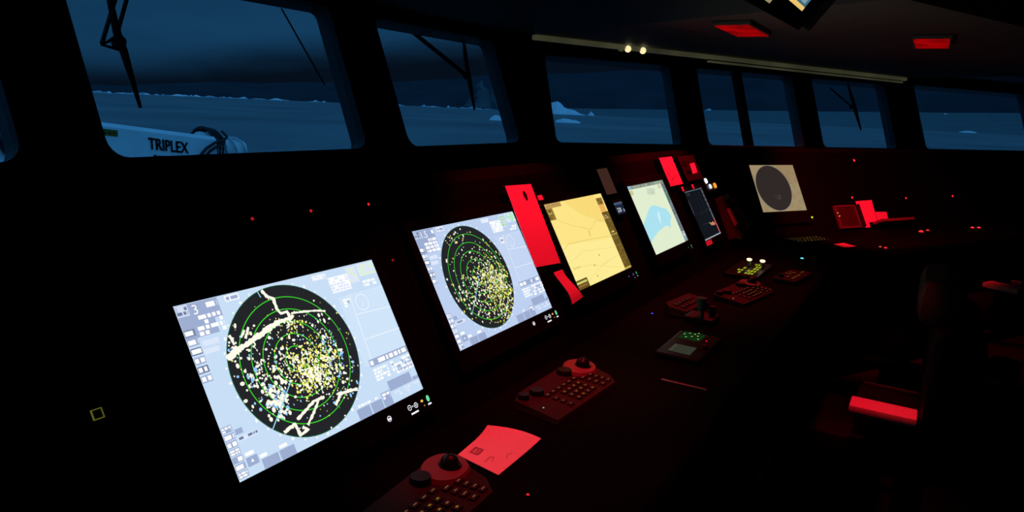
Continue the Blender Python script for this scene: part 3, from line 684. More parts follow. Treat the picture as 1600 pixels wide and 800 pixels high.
def chart_yellow():
    r = thing('chart_monitor', 'yellow electronic chart screen between the red strip and the green chart screen', 'monitor', SM(1.424, .055))
    w, h = .498, .324; bezel(r, w, h, .022, .028, .055, .03); s = Scr(w, h); rr = random.Random(9)
    s.rect(0, 0, 1, 1, g((253, 229, 136))); s.up(); s.quad([(0, 0), (.86, 0), (.86, .42), (0, .52)], g((254, 236, 150))); s.quad([(.5, .80), (.86, .62), (.86, 1), (.3, 1)], g((250, 219, 122))); s.up()
    LN = g((226, 200, 110)); LD = g((196, 168, 88))
    for pts, c, t in [([(.025, .469), (.136, .514), (.494, .489), (.855, .451)], LD, .0012), ([(.104, .804), (.288, .702), (.559, .596), (.685, .676), (.836, .665)], LD, .0010), ([(.281, .887), (.401, .697), (.528, .585)], LN, .001), ([(.004, .301), (.289, .387), (.825, .306)], LN, .001), ([(.035, .26), (.346, .206), (.817, .039)], LN, .001), ([(.516, .158), (.778, .192)], LN, .001), ([(.55, .58), (.62, .8), (.7, .95)], LN, .0008), ([(.2, .05), (.5, .16), (.85, .2)], LN, .0008)]: s.line(pts, t, c)
    s.up(); BR = g((150, 118, 52)); BD = g((104, 84, 34)); BT = g((196, 160, 92))
    for x, y in [(.518, .283), (.382, .192), (.359, .068)]: s.blob(x, y, .0045, g((170, 160, 70)), rr)
    s.line([(.515, .59), (.512, .52)], .0035, BR); s.tiles(.05, .225, .17, .245, 1, LN, rr, .8)
    s.rect(0, .945, .26, 1, BT); s.rect(0, .81, .105, .945, BR); s.rect(.865, .0, 1, .76, BD); s.rect(.865, .86, .975, .95, BR); s.rect(.865, .76, .975, .86, g((236, 178, 96)))
    s.rect(0, 0, .19, .105, BD); s.up()
    s.rect(.0, .06, .175, .085, g((206, 200, 110))); s.rect(.02, .03, .16, .04, g((180, 120, 60))); s.tiles(.01, .955, .24, .99, 2, g((168, 132, 74)), rr, .7); s.tiles(.01, .82, .095, .935, 3, BD, rr, .7); s.tiles(.02, .87, .08, .9, 1, g((206, 182, 90)), rr, .8)
    s.tiles(.875, .02, .99, .74, 16, g((122, 100, 44)), rr, .7); s.rect(.87, .455, .99, .465, g((226, 200, 120))); s.tiles(.875, .67, .97, .72, 2, g((240, 205, 140)), rr, .6); s.rect(.90, .485, .95, .505, g((236, 205, 130))); s.tiles(.87, .87, .97, .94, 2, BD, rr, .8)
    s.rect(.87, .0, .99, .025, g((200, 176, 84)))
    s.build(r)
    sym(r, .425, -.030, 'dot', (130, 130, 225), .5, .9); sym(r, .472, -.030, 'menu', (120, 100, 220), .5, .9); sym(r, .475, -.045, 'tick', (150, 130, 230), .5, .8); sym(r, .505, -.030, 'power', (40, 215, 120), .8, .8); sym(r, .508, -.043, 'tick', (190, 235, 220), .6, .8)
    tape(r, SM(1.40, .384 + .012, .0050), .035, .018)
chart_yellow()
def chart_green():
    r = thing('chart_monitor', 'pale green electronic chart screen with a light blue bay', 'monitor', SM(2.21, .057))
    w, h = .482, .328; bezel(r, w, h, .022, .028, .055, .03); s = Scr(w, h); rr = random.Random(19)
    s.rect(0, 0, 1, 1, g((225, 238, 208))); s.up()
    s.quad([(0, .423), (.12, .50), (.316, .63), (.42, .662), (.52, .645), (.63, .60), (.748, .561), (.79, .50), (.816, .426), (.74, .37), (.663, .27), (.60, .32), (.51, .319), (.40, .30), (.30, .28), (.193, .246), (.10, .21), (0, .165)], g((172, 226, 241))); s.up()
    s.quad([(.43, .36), (.47, .40), (.53, .53), (.50, .56), (.46, .50)], g((210, 242, 246))); s.quad([(.48, .44), (.50, .44), (.515, .54), (.505, .55)], g((235, 252, 250)))
    s.rect(.905, 0, 1, .95, g((120, 132, 140))); s.rect(0, .95, 1, 1, g((128, 140, 128))); s.rect(.015, .87, .10, .935, g((196, 205, 150))); s.up()
    s.tiles(.02, .955, .98, .995, 1, g((165, 178, 158)), rr, .6); s.rect(0, .955, .10, 1, g((140, 185, 215))); s.tiles(.91, .02, .99, .94, 20, g((95, 106, 116)), rr, .6); s.rect(.91, .66, .995, .78, g((86, 130, 106))); s.rect(.92, .08, .99, .16, g((205, 220, 228))); s.rect(.92, .02, .99, .07, g((170, 190, 205))); s.rect(.93, .03, .98, .05, g((60, 70, 90)))
    s.quad([(.43, .83), (.62, .80), (.68, .90), (.47, .92)], g((205, 216, 192))); s.rect(.79, .88, .88, .94, g((208, 205, 180))); s.rect(.55, .835, .64, .85, g((150, 165, 150)))
    s.build(r); sym(r, .43, -.032, 'dot', (150, 165, 170), .4, .8); sym(r, .478, -.030, 'power', (60, 225, 120), .8, .7); sym(r, .478, -.041, 'tick', (60, 225, 120), .7, .8)
chart_green()
def echo():
    r = thing('echo_sounder_monitor', 'small dark echo screen with thin grey lines and a pink corner', 'monitor', SM(2.931, .016))
    w, h = .327, .282; bezel(r, w, h, .018, .02, .032, .022); s = Scr(w, h); rr = random.Random(29)
    s.rect(0, 0, 1, 1, g((19, 22, 28))); s.up(); LG = g((128, 140, 150)); LD = g((60, 68, 78))
    s.line([(.02, .99), (.05, .66), (.02, .34), (.03, .02)], .0020, LG, .3, rr); s.line([(.01, .985), (.99, .985)], .004, g((100, 112, 122))); s.line([(.70, .96), (.72, .6), (.70, .24)], .0014, LD)
    s.rect(.93, .33, 1, 1, g((92, 104, 116))); s.rect(.95, .02, 1, .33, g((205, 92, 104))); s.rect(.0, 0, 1, .022, g((165, 175, 182))); s.line([(.5, .98), (.52, .6), (.45, .3)], .001, LD); s.line([(.3, .5), (.9, .55)], .001, LD); s.line([(.25, .3), (.7, .27)], .001, LD)
    s.quad([(.60, .30), (.70, .27), (.86, .28), (.93, .22), (.85, .20), (.68, .22)], g((196, 130, 95))); s.up(); s.tiles(.935, .36, .995, .98, 14, g((46, 54, 64)), rr, .6); s.tiles(.05, .9, .25, .96, 2, LD, rr, .5); s.tiles(.06, .85, .16, .95, 1, LG, rr, .3)
    for k in range(30): s.blob(.1 + .8 * rr.random(), .05 + .9 * rr.random(), .001, LD, rr, 4)
    s.build(r)
    tape(r, SM(2.902, .300, .005), .032, .026); tape(r, SM(3.085, .300, .005), .032, .026); tape(r, SM(2.915, -.014, .0052), .11, .026)
echo()
def tan_radar():
    r = thing('radar_monitor', 'dim tan radar screen with a dark round scope on the angled console', 'monitor', FM(0, 0), 'radar monitors on the console')
    w, h = .440, .342; bezel(r, w, h, .03, .03, .09, .03); s = Scr(w, h); rr = random.Random(39)
    s.rect(0, 0, 1, 1, g((158, 139, 104))); s.up(); 
    for k in range(60): s.blob(.02 + .96 * rr.random(), .02 + .96 * rr.random(), .022, g((152, 134, 101)), rr, 8)
    s.quad([(.55, .55), (.99, .6), (.99, .99), (.6, .99)], g((152, 128, 93)))
    s.up(); s.disk(.405, .505, .167, g((112, 118, 116))); s.up(); s.disk(.405, .505, .1645, g((48, 41, 40))); s.up()
    s.tiles(.36, .26, .50, .36, 4, g((70, 64, 62)), rr, .7)
    s.build(r); o = led(r, FM(.461, -.055, .006), (205, 225, 40), .008, 1.1, 'power_lamp')
tan_radar()

# ------------------------------------------------------------------ cards, papers and small panels on the fascia
def sheet(name, label, cat, M, outline, t=.0012, m=CARD, extra=None, group=None):
    b = MB(); b.prism(outline, 0, t, m)
    if extra: extra(b, t)
    return tag(b.build(name, M=M), label, cat, group)
def card_marks(b, t):
    n = 18; b.poly([(.103 + .0115 * cos(2 * PI * i / n), .246 + .016 * sin(2 * PI * i / n) - (.004 if sin(2 * PI * i / n) < -.8 else 0), t + .0003) for i in range(n)], INK)
sheet('paper_card', 'tall red lit card beside the second radar screen with a dark oval near its top', 'card', SM(1.218, .176, .0062), [(-.016, .006), (.150, -.008), (.171, .282), (.003, .288)], extra=card_marks)
def strip():
    b = MB(); n = 8; W = []
    for i in range(n + 1):
        t = i / n; W.append((1.297 + .012 * t + .006 * sin(PI * t), 1.362 + .037 * t * t, .146 - .121 * t + 0, .145 - .113 * t, .0061 + .022 * sin(PI * t * .8) * t))
    V = [(a, y0, z) for a, c, y0, y1, z in W] + [(c, y1, z) for a, c, y0, y1, z in W]; k = n + 1
    V += [(x, y, z + .001) for x, y, z in V]
    F = []
    for i in range(n): F += [(i, i + 1, k + i + 1, k + i), (2 * k + i, 3 * k + i, 3 * k + i + 1, 2 * k + i + 1), (i, 2 * k + i, 2 * k + i + 1, i + 1), (k + i, k + i + 1, 3 * k + i + 1, 3 * k + i)]
    F += [(0, k, 3 * k, 2 * k), (n, 2 * k + n, 3 * k + n, k + n)]
    b.add(V, F, CARD); tag(b.build('paper_strip', M=SM(0, 0)), 'short curled red lit paper strip below the tall red card', 'paper')
strip()
def pmarks(b, t):
    rr = random.Random(4)
    for k in range(5):
        x = .03 + .13 * rr.random(); y = .02 + .11 * rr.random(); b.poly([(x, y, t + .0003), (x + .02, y, t + .0003), (x + .02, y + .007, t + .0003), (x, y + .007, t + .0003)], INKG)
sheet('note_pad', 'bright red lit note pad with faint marks above the green chart screen', 'note', SM(2.757, .341, FN + .001), [(0, 0), (.207, 0), (.211, .158), (.006, .159)], t=.026, extra=pmarks)
# dim brown card above the readout, chart screen light on it painted as emission
def dimcard():
    r = thing('dim_card', 'dim brown card with painted-on screen light above the small blue readout', 'panel', SM(2.003, .370, FN + .0008))
    b = MB(); b.box(-.006, -.006, 0, .116, .122, .010, BEZEL, .002); b.build('housing', r)
    b = MB(); b.flat = True; b.poly([(0, 0, .0103), (.110, 0, .0103), (.112, .117, .0103), (.003, .116, .0103)], g((62, 38, 30))); b.build('card_face', r)
dimcard()
def readout():
    r = thing('digital_readout', 'small bluish digital readout showing 220 between the two chart screens', 'readout', SM(2.016, .276, FN + .0008))
    b = MB(); b.box(-.008, -.010, 0, .096, .062, .016, BEZEL, .003); b.build('housing', r)
    s = Scr(.088, .052); s.z = .0165; s.rect(0, 0, 1, 1, g((30, 38, 58))); s.up(); s.rect(0, .80, 1, 1, g((70, 84, 112))); V, F = text_mesh('220', .030); s.b.add([(.010 + v.x * .95, .009 + v.y * .9, s.z) for v in V], F, g((225, 235, 250))); s.rect(.84, .14, .93, .35, g((190, 205, 225)))
    s.build(r)
readout()
def intercom():
    r = thing('intercom_panel', 'dark red lit intercom box right of the bright red note', 'intercom', SM(3.05, .345, FN + .0008))
    b = MB(); b.box(0, 0, 0, .30, .150, .030, PLASTIC, .006); b.build('housing', r)
    b = MB(); b.poly([(.153, .098, .0308), (.250, .101, .0308), (.228, .042, .0308), (.136, .037, .0308)], CARD); o = b.build('label_plate', r); o['label'] = 'small bright red lit label plate'
    for k in range(3): b = MB(); b.cyl((.045 + .028 * k, .05, .030), .009, .006, BLACKP); b.build('push_button', r)
    b = MB(); [b.box(.03, .085 + .010 * k, .0295, .11, .089 + .010 * k, .0312, BLACKP) for k in range(4)]; b.build('speaker_grille', r)
intercom()
def alarm():
    r = thing('alarm_button_panel', 'small button box with two white and one orange lit buttons above the handset', 'alarm panel', SM(3.365, .262, FN + .0008))
    b = MB(); b.box(0, 0, 0, .215, .090, .020, BLACKP, .004); b.build('housing', r)
    for x, y, c, k, rad_ in ((.030, .066, (225, 232, 245), 1.3, .017), (.068, .028, (215, 225, 245), 1.2, .015), (.168, .026, (255, 150, 40), 1.3, .017)):
        b = MB(); b.cyl((x, y, .020), rad_, .008, g(c, k), rad_ * .9, 20); b.build('lit_button', r)
alarm()
def handset():
    r = thing('telephone_handset', 'dark red lit telephone handset on its cradle right of the echo screen', 'telephone', SM(3.40, -.075, FN + .0008))
    HM = mat('worn_red_lit_plastic', (.045, .035, .025), .5, .2, noise=.4, nscale=14)
    b = MB(); b.prism([(.03, .03), (.16, 0), (.27, .05), (.292, .12), (.288, .275), (.27, .288), (.11, .290), (.092, .275)], 0, .038, HM); b.build('cradle', r)
    b = MB(); b.tube([(.215, .255, .052), (.225, .19, .060), (.242, .12, .060), (.245, .05, .052)], [.026, .020, .020, .028], HM, 10); b.build('handset', r, True)
    b = MB(); b.poly([(.105, .205, .0386), (.190, .205, .0386), (.205, .098, .0386), (.120, .094, .0386)], CARD); o = b.build('label_plate', r); o['label'] = 'bright red lit label plate on the cradle'
    b = MB(); b.tube([(.14, .05, .05), (.18, .02, .06), (.22, .03, .05), (.24, .06, .038)], .004, BLACKP, 6); b.build('cord', r, True)
handset()
# angled console: framed panel, papers, ledge
FRM = mat('panel_frame_plastic', (.10, .08, .08), .5, .25)
def fpanel():
    r = thing('framed_panel', 'small dark display in a red lit frame with two yellow lamps', 'panel', FM(.745, -.150, FN + .0008))
    w, h = .235, .176; t = .014; b = MB()
    for x0, y0, x1, y1 in ((0, 0, w, t), (0, h - t, w, h), (0, t, t, h - t), (w - t, t, w, h - t)): b.box(x0, y0, 0, x1, y1, .022, FRM, .003)
    b.build('frame', r); b = MB(); b.box(t, t, 0, w - t, h - t, .015, mat('dark_red_lcd', (.035, .022, .02), .4, .2)); b.build('display', r)
    for y in (.118, .094): b = MB(); b.sphere((.010 + (.118 - y) * .35, y, .023), .0035, g((245, 220, 120), 1.2), n=8); b.build('indicator_lamp', r)
fpanel()
b = MB(); b.box(0, 0, 0, .016, .176, .03, PLASTIC, .003); tag(b.build('cable_duct', M=FM(1.004, -.148, FN + .001)), 'thin upright dark strip between the framed panel and red papers', 'duct')
sheet('paper_sheet', 'bright red lit upright sheet with a narrow tail at the far console end', 'paper', FM(0, 0, FN + .002), [(1.037, -.150), (1.10, -.150), (1.104, -.111), (1.205, -.109), (1.222, .063), (1.027, .058)])
sheet('paper_sheet', 'smaller red lit sheet tucked right of the upright red sheet', 'paper', FM(0, 0, FN + .006), [(1.208, -.105), (1.335, -.104), (1.346, -.039), (1.212, -.034)])
b = MB(); b.box(1.13, -.136, 0, 1.54, -.114, .075, mat('ledge_plastic', (.16, .12, .12), .5, .25), .006); tag(b.build('narrow_ledge', M=FM(0, 0, FN + .008)), 'narrow dim red ledge under the papers at the far console end', 'ledge')
sheet('paper_slip', 'small red lit slip lying flat on the desk before the framed panel', 'paper', flat((0, 0, DESK + .0008)), [(4.766, .385), (4.870, .329), (4.946, .408), (4.846, .456)], m=mat('red_lit_slip', (.5, .46, .46), .8, .1))

# ------------------------------------------------------------------ things on the desk
def paper_on_desk():
    b = MB(); n = 10; V = []; xs = [i / n for i in range(n + 1)]
    lf, lb, rb, rf = (1.176, .694), (1.199, .815), (1.343, .829), (1.372, .697)
    for j in range(n + 1):
        for i in range(n + 1):
            s, t = i / n, j / n; fx = lf[0] * (1 - s) + rf[0] * s; fy = lf[1] * (1 - s) + rf[1] * s; bx = lb[0] * (1 - s) + rb[0] * s; by = lb[1] * (1 - s) + rb[1] * s
            x = fx * (1 - t) + bx * t + .014 * s * s * (t * (1 - t)) * 4; y = fy * (1 - t) + by * t; V.append((x, y, DESK + .0010 + .010 * max(0, s - .55) ** 2 * 4 * (.4 + t)))
    F = [(j * (n + 1) + i, j * (n + 1) + i + 1, (j + 1) * (n + 1) + i + 1, (j + 1) * (n + 1) + i) for j in range(n) for i in range(n)]
    m_ = len(V); V += [(x, y, z - .0008) for x, y, z in V]; F += [tuple(m_ + k for k in f[::-1]) for f in F]
    b.add(V, F, PAPER)
    def at(s, t): 
        return Vector(V[int(round(t * n)) * (n + 1) + int(round(s * n))])
    z = DESK + .0022
    def pq(pts, m): b.poly([(x, y, z) for x, y in pts], m)
    for pts in ([(1.222, .800), (1.252, .803), (1.252, .798), (1.222, .795)], [(1.222, .782), (1.251, .784), (1.251, .779), (1.222, .777)], [(1.222, .795), (1.227, .795), (1.227, .780), (1.222, .780)], [(1.247, .8), (1.252, .8), (1.252, .782), (1.247, .782)], [(1.230, .791), (1.244, .792), (1.244, .787), (1.230, .786)]): pq(pts, INKG)
    b2 = b
    for a, c in (((1.215, .735), (1.235, .742)), ((1.235, .742), (1.230, .752)), ((1.246, .716), (1.262, .724)), ((1.262, .724), (1.276, .718)), ((1.205, .748), (1.228, .750))):
        d = (Vector((*c, 0)) - Vector((*a, 0))).normalized(); nn = Vector((-d.y, d.x, 0)) * .0008; b.poly([Vector((*a, z)) - nn, Vector((*c, z)) - nn, Vector((*c, z)) + nn, Vector((*a, z)) + nn], INKG)
    tag(b.build('paper_sheet', smooth=False), 'bright red lit paper sheet lying on the desk nearest the camera', 'paper')
paper_on_desk()
LEG = g((128, 84, 54), .75); LEG2 = g((140, 104, 34), .75)
def control_unit(label, M):
    r = thing('trackball_keyboard', label, 'keyboard', M, 'trackball keyboards on the desk')
    zt = lambda y: .012 + .07 * (y + .085)
    b = MB(); P = [(-.20, -.08), (.13, -.085), (.165, -.05), (.180, 0), (.190, .04), (.160, .085), (.08, .085), (-.14, .08), (-.185, .06)]
    n = len(P); V = [(x, y, .001) for x, y in P] + [(x * .985, y * .97, zt(y)) for x, y in P]
    b.add(V, [tuple(range(n - 1, -1, -1)), tuple(range(n, 2 * n))] + [(i, (i + 1) % n, n + (i + 1) % n, n + i) for i in range(n)], PLASTIC); b.build('body', r)
    # trackball pod
    b = MB(); c = (.135, .036); P = [(c[0] + .062 * cos(t), c[1] + .050 * sin(t)) for t in [2 * PI * i / 28 for i in range(28)]]; n = 28
    V = [(x, y, zt(y) - .002) for x, y in P] + [(c[0] + (x - c[0]) * .9, c[1] + (y - c[1]) * .9, zt(y) + .009) for x, y in P]
    b.add(V, [tuple(range(n - 1, -1, -1)), tuple(range(n, 2 * n))] + [(i, (i + 1) % n, n + (i + 1) % n, n + i) for i in range(n)], POD); b.build('trackball_pod', r)
    b = MB(); b.cyl((c[0] + .012, c[1] - .004, zt(c[1]) + .005), .027, .006, BLACKP, .024, 24); b.build('trackball_ring', r, True)
    b = MB(); b.sphere((c[0] + .012, c[1] - .004, zt(c[1]) + .012), .0205, BLACKP, n=24); b.build('trackball', r, True)
    for x, y, q in ((.070, .052, .024), (-.105, .040, .021), (-.155, .05, .016)):
        b = MB(); b.cyl((x, y, zt(y) - .003), q, .016, KNOBM, q * .86, 24); b.build('rotary_knob', r, True)
    rr = random.Random(13)
    def key(x, y, w, h, m, lw, lh):
        b = MB(); z = zt(y); b.box(x - w / 2, y - h / 2, z - .004, x + w / 2, y + h / 2, z + .004, PLASTIC, .0012)
        b.poly([(x - lw / 2, y - lh / 2, z + .0044), (x + lw / 2, y - lh / 2, z + .0044), (x + lw / 2, y + lh / 2, z + .0046), (x - lw / 2, y + lh / 2, z + .0046)], m); b.build('key', r)
    for i in range(6): key(-.095 + .030 * i, .012, .022, .014, LEG, .011, .0028)
    for i in range(4):
        for j in range(3):
            dim = rr.random()
            key(-.045 + .027 * i, -.012 - .022 * j, .020, .016, LEG2 if dim < .35 else LEG, .008, .0045)
    for j in range(4): key(.080 + .002 * j, -.004 - .020 * j, .024, .014, LEG, .010 if j % 2 else .013, .0028)
    for j in range(4): key(.115 + .002 * j, -.010 - .018 * j, .022, .013, LEG, .011, .0026)
    for j in range(3): key(-.095, -.014 - .022 * j, .02, .014, LEG, .006, .0028)
    led(r, M @ Matrix.Translation((-.168, -.018, zt(-.018) + .002)), (170, 215, 180), .0024, .8)
    return r
bpy.context.view_layer.update()
control_unit('nearest trackball keyboard touching the red sheet at the bottom edge', flat((.965, .735, DESK), rad(3)))
control_unit('trackball keyboard with red lit trackball below the second radar screen', flat((1.668, .772, DESK), rad(-2)))
control_unit('far trackball keyboard below the pale green chart screen', flat((3.12, .62, DESK), rad(-10)))
def pad():
    r = thing('control_pad', 'dim red sloped control pad on the desk below the yellow chart screen', 'control pad', flat((2.72, .765, DESK), rad(-6)))
    b = MB(); P = [(-.12, -.055), (.10, -.06), (.135, -.02), (.13, .045), (-.09, .05), (-.125, .02)]; n = 6; V = [(x, y, .001) for x, y in P] + [(x * .96, y * .94, .03 + .12 * y) for x, y in P]
    b.add(V, [tuple(range(n - 1, -1, -1)), tuple(range(n, 2 * n))] + [(i, (i + 1) % n, n + (i + 1) % n, n + i) for i in range(n)], PLASTIC); b.build('body', r)
    for i in range(5):
        for j in range(2): b = MB(); b.box(-.085 + .035 * i, -.03 + .03 * j, .024 + .12 * (-.03 + .03 * j), -.06 + .035 * i, -.012 + .03 * j, .034 + .12 * (-.02 + .03 * j), BLACKP, .002); b.build('key', r)
pad()
def lever():
    r = thing('control_lever', 'short control lever with grip tinted teal for screen light behind the green lit keypad', 'lever', flat((2.605, .665, DESK)))
    b = MB(); b.box(-.05, -.055, .001, .05, .055, .022, BLACKP, .006); b.build('base', r)
    b = MB(); b.tube([(0, 0, .02), (-.004, .006, .045)], .008, METAL, 10); b.build('stem', r, True)
    b = MB(); b.cyl((-.004, .006, .042), .015, .048, mat('screen_tinted_grip', (.03, .12, .15), .25, .6), .019, 16); b.build('grip', r, True)  # teal stands in for screen light and holds back the lamp red
    b = MB(); b.cyl((.03, -.03, .02), .013, .035, KNOBM, .011, 16); b.build('knob', r, True)
lever()
def engine_panel():
    r = thing('telephone_keypad', 'small control panel with a grey display and green lit keys on the desk', 'control panel', flat((2.25, .605, DESK), 0))
    b = MB(); b.box(-.15, -.075, .001, .13, .072, .018, BLACKP, .006); b.build('housing', r)
    s = Scr(.085, .075); s.z = .0188; s.quad([(0, 0), (1, .02), (1.0, 1), (.05, 1)], g((52, 54, 44))); s.up(); s.rect(.12, .86, .9, .94, g((66, 66, 52))); o = s.b.build('display', r); o.location = (-.118, -.034, 0)
    for k, (x, y) in enumerate([(.050, .030), (.066, .014), (.082, -.002), (.098, .030), (.098, .012), (.116, .004), (.080, .044), (.050, -.012)]):
        b = MB(); b.box(x - .007, y - .006, .017, x + .007, y + .006, .022, mat('green_lit_key', (.05, .2, .05), .5), .001); z = .0225
        b.poly([(x - .003, y - .0026, z), (x + .003, y - .0026, z), (x + .003, y + .0026, z), (x - .003, y + .0026, z)], g((80, 245, 130), 1.1)); b.build('green_key', r)
    b = MB(); b.poly([(.036, -.02, .0184), (.125, -.02, .0184), (.125, .055, .0184), (.036, .055, .0184)], g((14, 52, 20), .8)); b.build('keypad_face', r)
    led(r, flat((2.25 + .055, .605 - .040, DESK + .020)), RL, .003, 1.2)
    b = MB(); b.cyl((-.02, -.052, .018), .014, .012, PLASTIC, .012, 16); b.build('rotary_knob', r, True)
bpy.context.view_layer.update()
engine_panel()
def bar_keypad():
    r = thing('backlit_keypad', 'keypad with yellow green glowing legends and two warm lamps', 'keypad', flat((3.60, .715, DESK), 0))
    b = MB(); b.box(-.165, -.085, .001, .20, .080, .020, BLACKP, .006); b.build('housing', r)
    G = g((178, 190, 40), .85); rr = random.Random(2)
    for i in range(5):
        for j in range(2):
            b = MB(); x0 = -.145 + .060 * i; y0 = -.050 + .062 * j; n = [3, 3, 2, 2, 3][i] if j == 0 else [1, 2, 1, 0, 0][i]
            b.box(x0, y0 - .006, .018, x0 + .052, y0 + .048, .023, BLACKP, .002)
            for k in range(n): b.poly([(x0 + .004, y0 + .015 * k - .002, .0236), (x0 + .048 - .012 * rr.random(), y0 + .015 * k - .002, .0236), (x0 + .048 - .012 * rr.random(), y0 + .015 * k + .008, .0236), (x0 + .004, y0 + .015 * k + .008, .0236)], G)
            b.build('key', r)
    for x, y in ((.050, .012), (.058, -.052)):
        b = MB(); b.cyl((x + .02, y, .018), .010, .030, METAL, .010, 12); b.build('lamp_stem', r)
        b = MB(); b.sphere((x + .02, y, .055), .011, g((255, 225, 180), 1.6), (1, 1.3, .7), 12); b.build('warm_lamp', r, True)
bar_keypad()
def brown_unit():
    r = thing('dimmer_unit', 'small dim orange glowing control unit beside the yellow green keypad', 'control unit', flat((3.60, .50, DESK), rad(-8)))
    b = MB(); b.box(-.13, -.055, .001, .14, .055, .022, PLASTIC, .008); b.build('housing', r)
    O = g((120, 58, 22), .6)
    for k, (x, y, w, h) in enumerate([(-.10, -.03, .07, .009), (-.02, -.03, .05, .009), (-.08, .0, .03, .008), (.0, .01, .012, .03), (.04, .0, .012, .035), (.07, -.02, .05, .008)]):
        b = MB(); b.box(x - .003, y - .003, .021, x + w + .003, y + h + .003, .0245, BLACKP); b.poly([(x, y, .025), (x + w, y, .025), (x + w, y + h, .025), (x, y + h, .025)], O); b.build('lit_key', r)
    b = MB(); b.cyl((-.09, .03, .022), .014, .016, KNOBM, .012, 16); b.build('rotary_knob', r, True)
brown_unit()
def f_keyboard():
    r = thing('dim_keyboard', 'dim keyboard with yellow speckled legends below the tan radar screen', 'keyboard', flat((4.80, .600, DESK), FA))
    b = MB(); b.box(-.15, -.075, .001, .15, .075, .020, BLACKP, .006); b.build('body', r); rr = random.Random(8)
    Gs = [g((112, 88, 26), .8), g((86, 64, 22), .8), g((128, 108, 60), .8)]
    for i in range(9):
        for j in range(4):
            x = -.125 + .031 * i; y = -.050 + .030 * j
            b = MB(); b.box(x - .013, y - .012, .018, x + .013, y + .012, .024, BLACKP, .002); w = .004 + .006 * rr.random()
            b.poly([(x - w, y - .003, .0244), (x + w, y - .003, .0244), (x + w, y + .004, .0244), (x - w, y + .004, .0244)], rr.choice(Gs)); b.build('key', r)
f_keyboard()

# ------------------------------------------------------------------ overhead console, ceiling lamps
def overhead():
    OM = frame((0, .42, 2.0), 0, -rad(36))
    r = thing('overhead_display_unit', 'overhead display unit with warm lit lower edge at the top of the picture', 'overhead display', OM @ Matrix.Translation((1.6, 0, 0)))
    T = 1.6
    b = MB(); V0 = [(1.35 - T, -.075, -.01), (2.66 - T, -.05, -.01), (2.66 - T, .27, -.01), (1.35 - T, .27, -.01)]
    b.prism([(x, y) for x, y, z in V0], -.16, -.002, BEZEL); b.build('housing', r)
    b = MB(); b.box(2.675 - T, -.040, -.15, 2.835 - T, .27, -.004, mat('blue_grey_panel', (.16, .2, .25), .5, .3), .01); b.build('side_panel', r)
    s = Scr(1, 1); s.b.flat = True
    def q(x0, y0, x1, y1, c, z): s.b.poly([(x0 - T, y0, z), (x1 - T, y0, z), (x1 - T, y1, z), (x0 - T, y1, z)], c)
    q(2.135, .0, 2.487, .25, g((66, 104, 122)), .0005); q(2.135, .0, 2.487, .013, g((236, 196, 110)), .0010); q(2.38, .02, 2.45, .05, g((120, 160, 172)), .0010)
    s.build(r)
    s = Scr(1, 1); q(1.80, -.037, 2.102, .25, g((96, 88, 72)), .0005); q(1.80, -.037, 2.102, -.022, g((150, 136, 100)), .0010); s.build(r)
overhead()
def ceil_lamp(label, x, y, ang):
    r = thing('ceiling_lamp', label, 'ceiling lamp', flat((x, y, 2.122), ang), 'red ceiling night lamps')
    b = MB(); b.box(-.255, -.095, -.020, .255, .095, 0, BULK, .006); b.build('housing', r)
    m = g((168, 4, 8), 1.0)
    b = MB(); b.box(-.240, -.082, -.026, .240, .082, -.0205, red_diff, .002); b.build('red_diffuser', r); return r
def red_diffuser():
    m = bpy.data.materials.new('red_lamp_diffuser'); m.use_nodes = True; nt = m.node_tree; nt.nodes.clear()
    o = nt.nodes.new('ShaderNodeOutputMaterial'); e = nt.nodes.new('ShaderNodeEmission'); tc = nt.nodes.new('ShaderNodeTexCoord'); nz = nt.nodes.new('ShaderNodeTexNoise'); nz.inputs['Scale'].default_value = 9; nz.inputs['Detail'].default_value = 2
    cr = nt.nodes.new('ShaderNodeValToRGB'); cr.color_ramp.elements[0].position = .3; cr.color_ramp.elements[0].color = lin(84, 1, 3); cr.color_ramp.elements[1].position = .72; cr.color_ramp.elements[1].color = lin(176, 2, 6)
    nt.links.new(tc.outputs['Object'], nz.inputs['Vector']); nt.links.new(nz.outputs[0], cr.inputs[0]); nt.links.new(cr.outputs[0], e.inputs[0]); nt.links.new(e.outputs[0], o.inputs[0]); return m
red_diff = red_diffuser()
CL = [ceil_lamp('red glowing ceiling lamp left of the overhead display', 3.89, .935, 0),
      ceil_lamp('red glowing ceiling lamp further right over the far end', 4.62, .085, 0)]
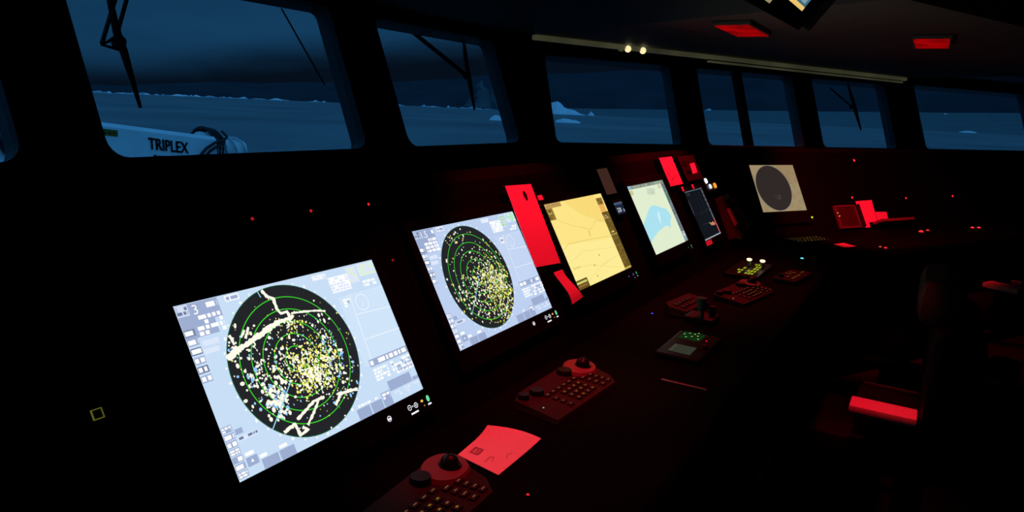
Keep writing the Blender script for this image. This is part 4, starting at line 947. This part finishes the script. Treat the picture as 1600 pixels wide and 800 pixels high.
for k, (loc, tgt, pw, cone) in enumerate(RED_LAMPS):
    d = (Vector(tgt) - Vector(loc)).normalized()
    if k > 2: r = CL[k - 3]; at_ = Vector(loc)
    else:
        r = thing('red_downlight', ['red downlight above the nearest radar screen', 'red downlight above the tall red card', 'red downlight added to light the chair armrest'][k], 'downlight', flat(loc), 'red downlights above the console')
        b = MB(); b.cyl((0, 0, -.013), .045, .012, BLACKP, .045, 20); b.build('mount', r)
        b = MB(); n = 20; q = Vector((0, 0, 1)).rotation_difference(d); V = []
        for rr_, hh in ((.020, .0), (.042, .07), (.038, .07), (.016, .006)): V += [q @ Vector((rr_ * cos(2 * PI * i / n), rr_ * sin(2 * PI * i / n), hh)) + Vector((0, 0, -.034)) for i in range(n)]
        b.add(V, [(j * n + i, j * n + (i + 1) % n, (j + 1) * n + (i + 1) % n, (j + 1) * n + i) for j in range(3) for i in range(n)], BLACKP); b.build('shade', r)
        at_ = Vector(loc) + Vector((0, 0, -.034)) + d * .085
    sp = spot('bulb', at_, tgt, pw, cone); bpy.context.view_layer.update(); put(sp, r)

# ------------------------------------------------------------------ pilot chairs
def chair(label, M):
    r = thing('pilot_chair', label, 'chair', M, 'pilot chairs behind the console')
    b = MB(); b.cyl((0, -.1, 0), .26, .03, BLACKP, .24, 28); b.build('floor_plate', r, True)
    b = MB(); b.cyl((0, -.1, .03), .055, .42, METAL, .05, 20); b.build('pedestal', r, True)
    b = MB(); b.box(-.22, -.12, .44, .22, .36, .56, LEATHER, .035); b.build('seat', r, True)
    b = MB(); b.box(-.335, -.24, .50, .335, -.085, 1.02, LEATHER, .045); b.build('backrest', r, True)
    b = MB(); b.box(-.23, -.17, 1.0, .23, -.03, 1.16, GREYL, .055); b.build('headrest', r, True)
    for s in (-1, 1):
        x = .272 * s; b = MB(); b.box(x - .052, -.083, .685, x + .052, .122, .718, ARMP if s < 0 else LEATHER, .008); o = b.build('armrest', r, True)
        if s < 0: o['label'] = 'pale padded armrest glowing red'
        b = MB(); b.box(x - .02, -.1, .55, x + .02, .06, .69, BLACKP, .01); b.build('armrest_support', r)
    b = MB(); b.box(-.19, -.09, .60, -.02, .11, .70, BLACKP, .01); b.build('control_box', r)
    b = MB(); b.box(-.028, -.085, .701, -.018, .10, .711, METAL, .002); b.build('trim_bar', r)
    b = MB(); b.tube([(-.18, .25, .30), (-.18, .42, .22), (.18, .42, .22), (.18, .25, .30)], .015, METAL, 8); b.tube([(0, -.06, .30), (0, .42, .22)], .015, METAL, 8); b.build('footrest', r, True)
chair('black pilot chair with a bright red lit armrest in the lower right', flat((2.86, 0, 0)))
chair('dark pilot chair with a faint red armrest at the far right', flat((5.43, -.655, 0), FA))
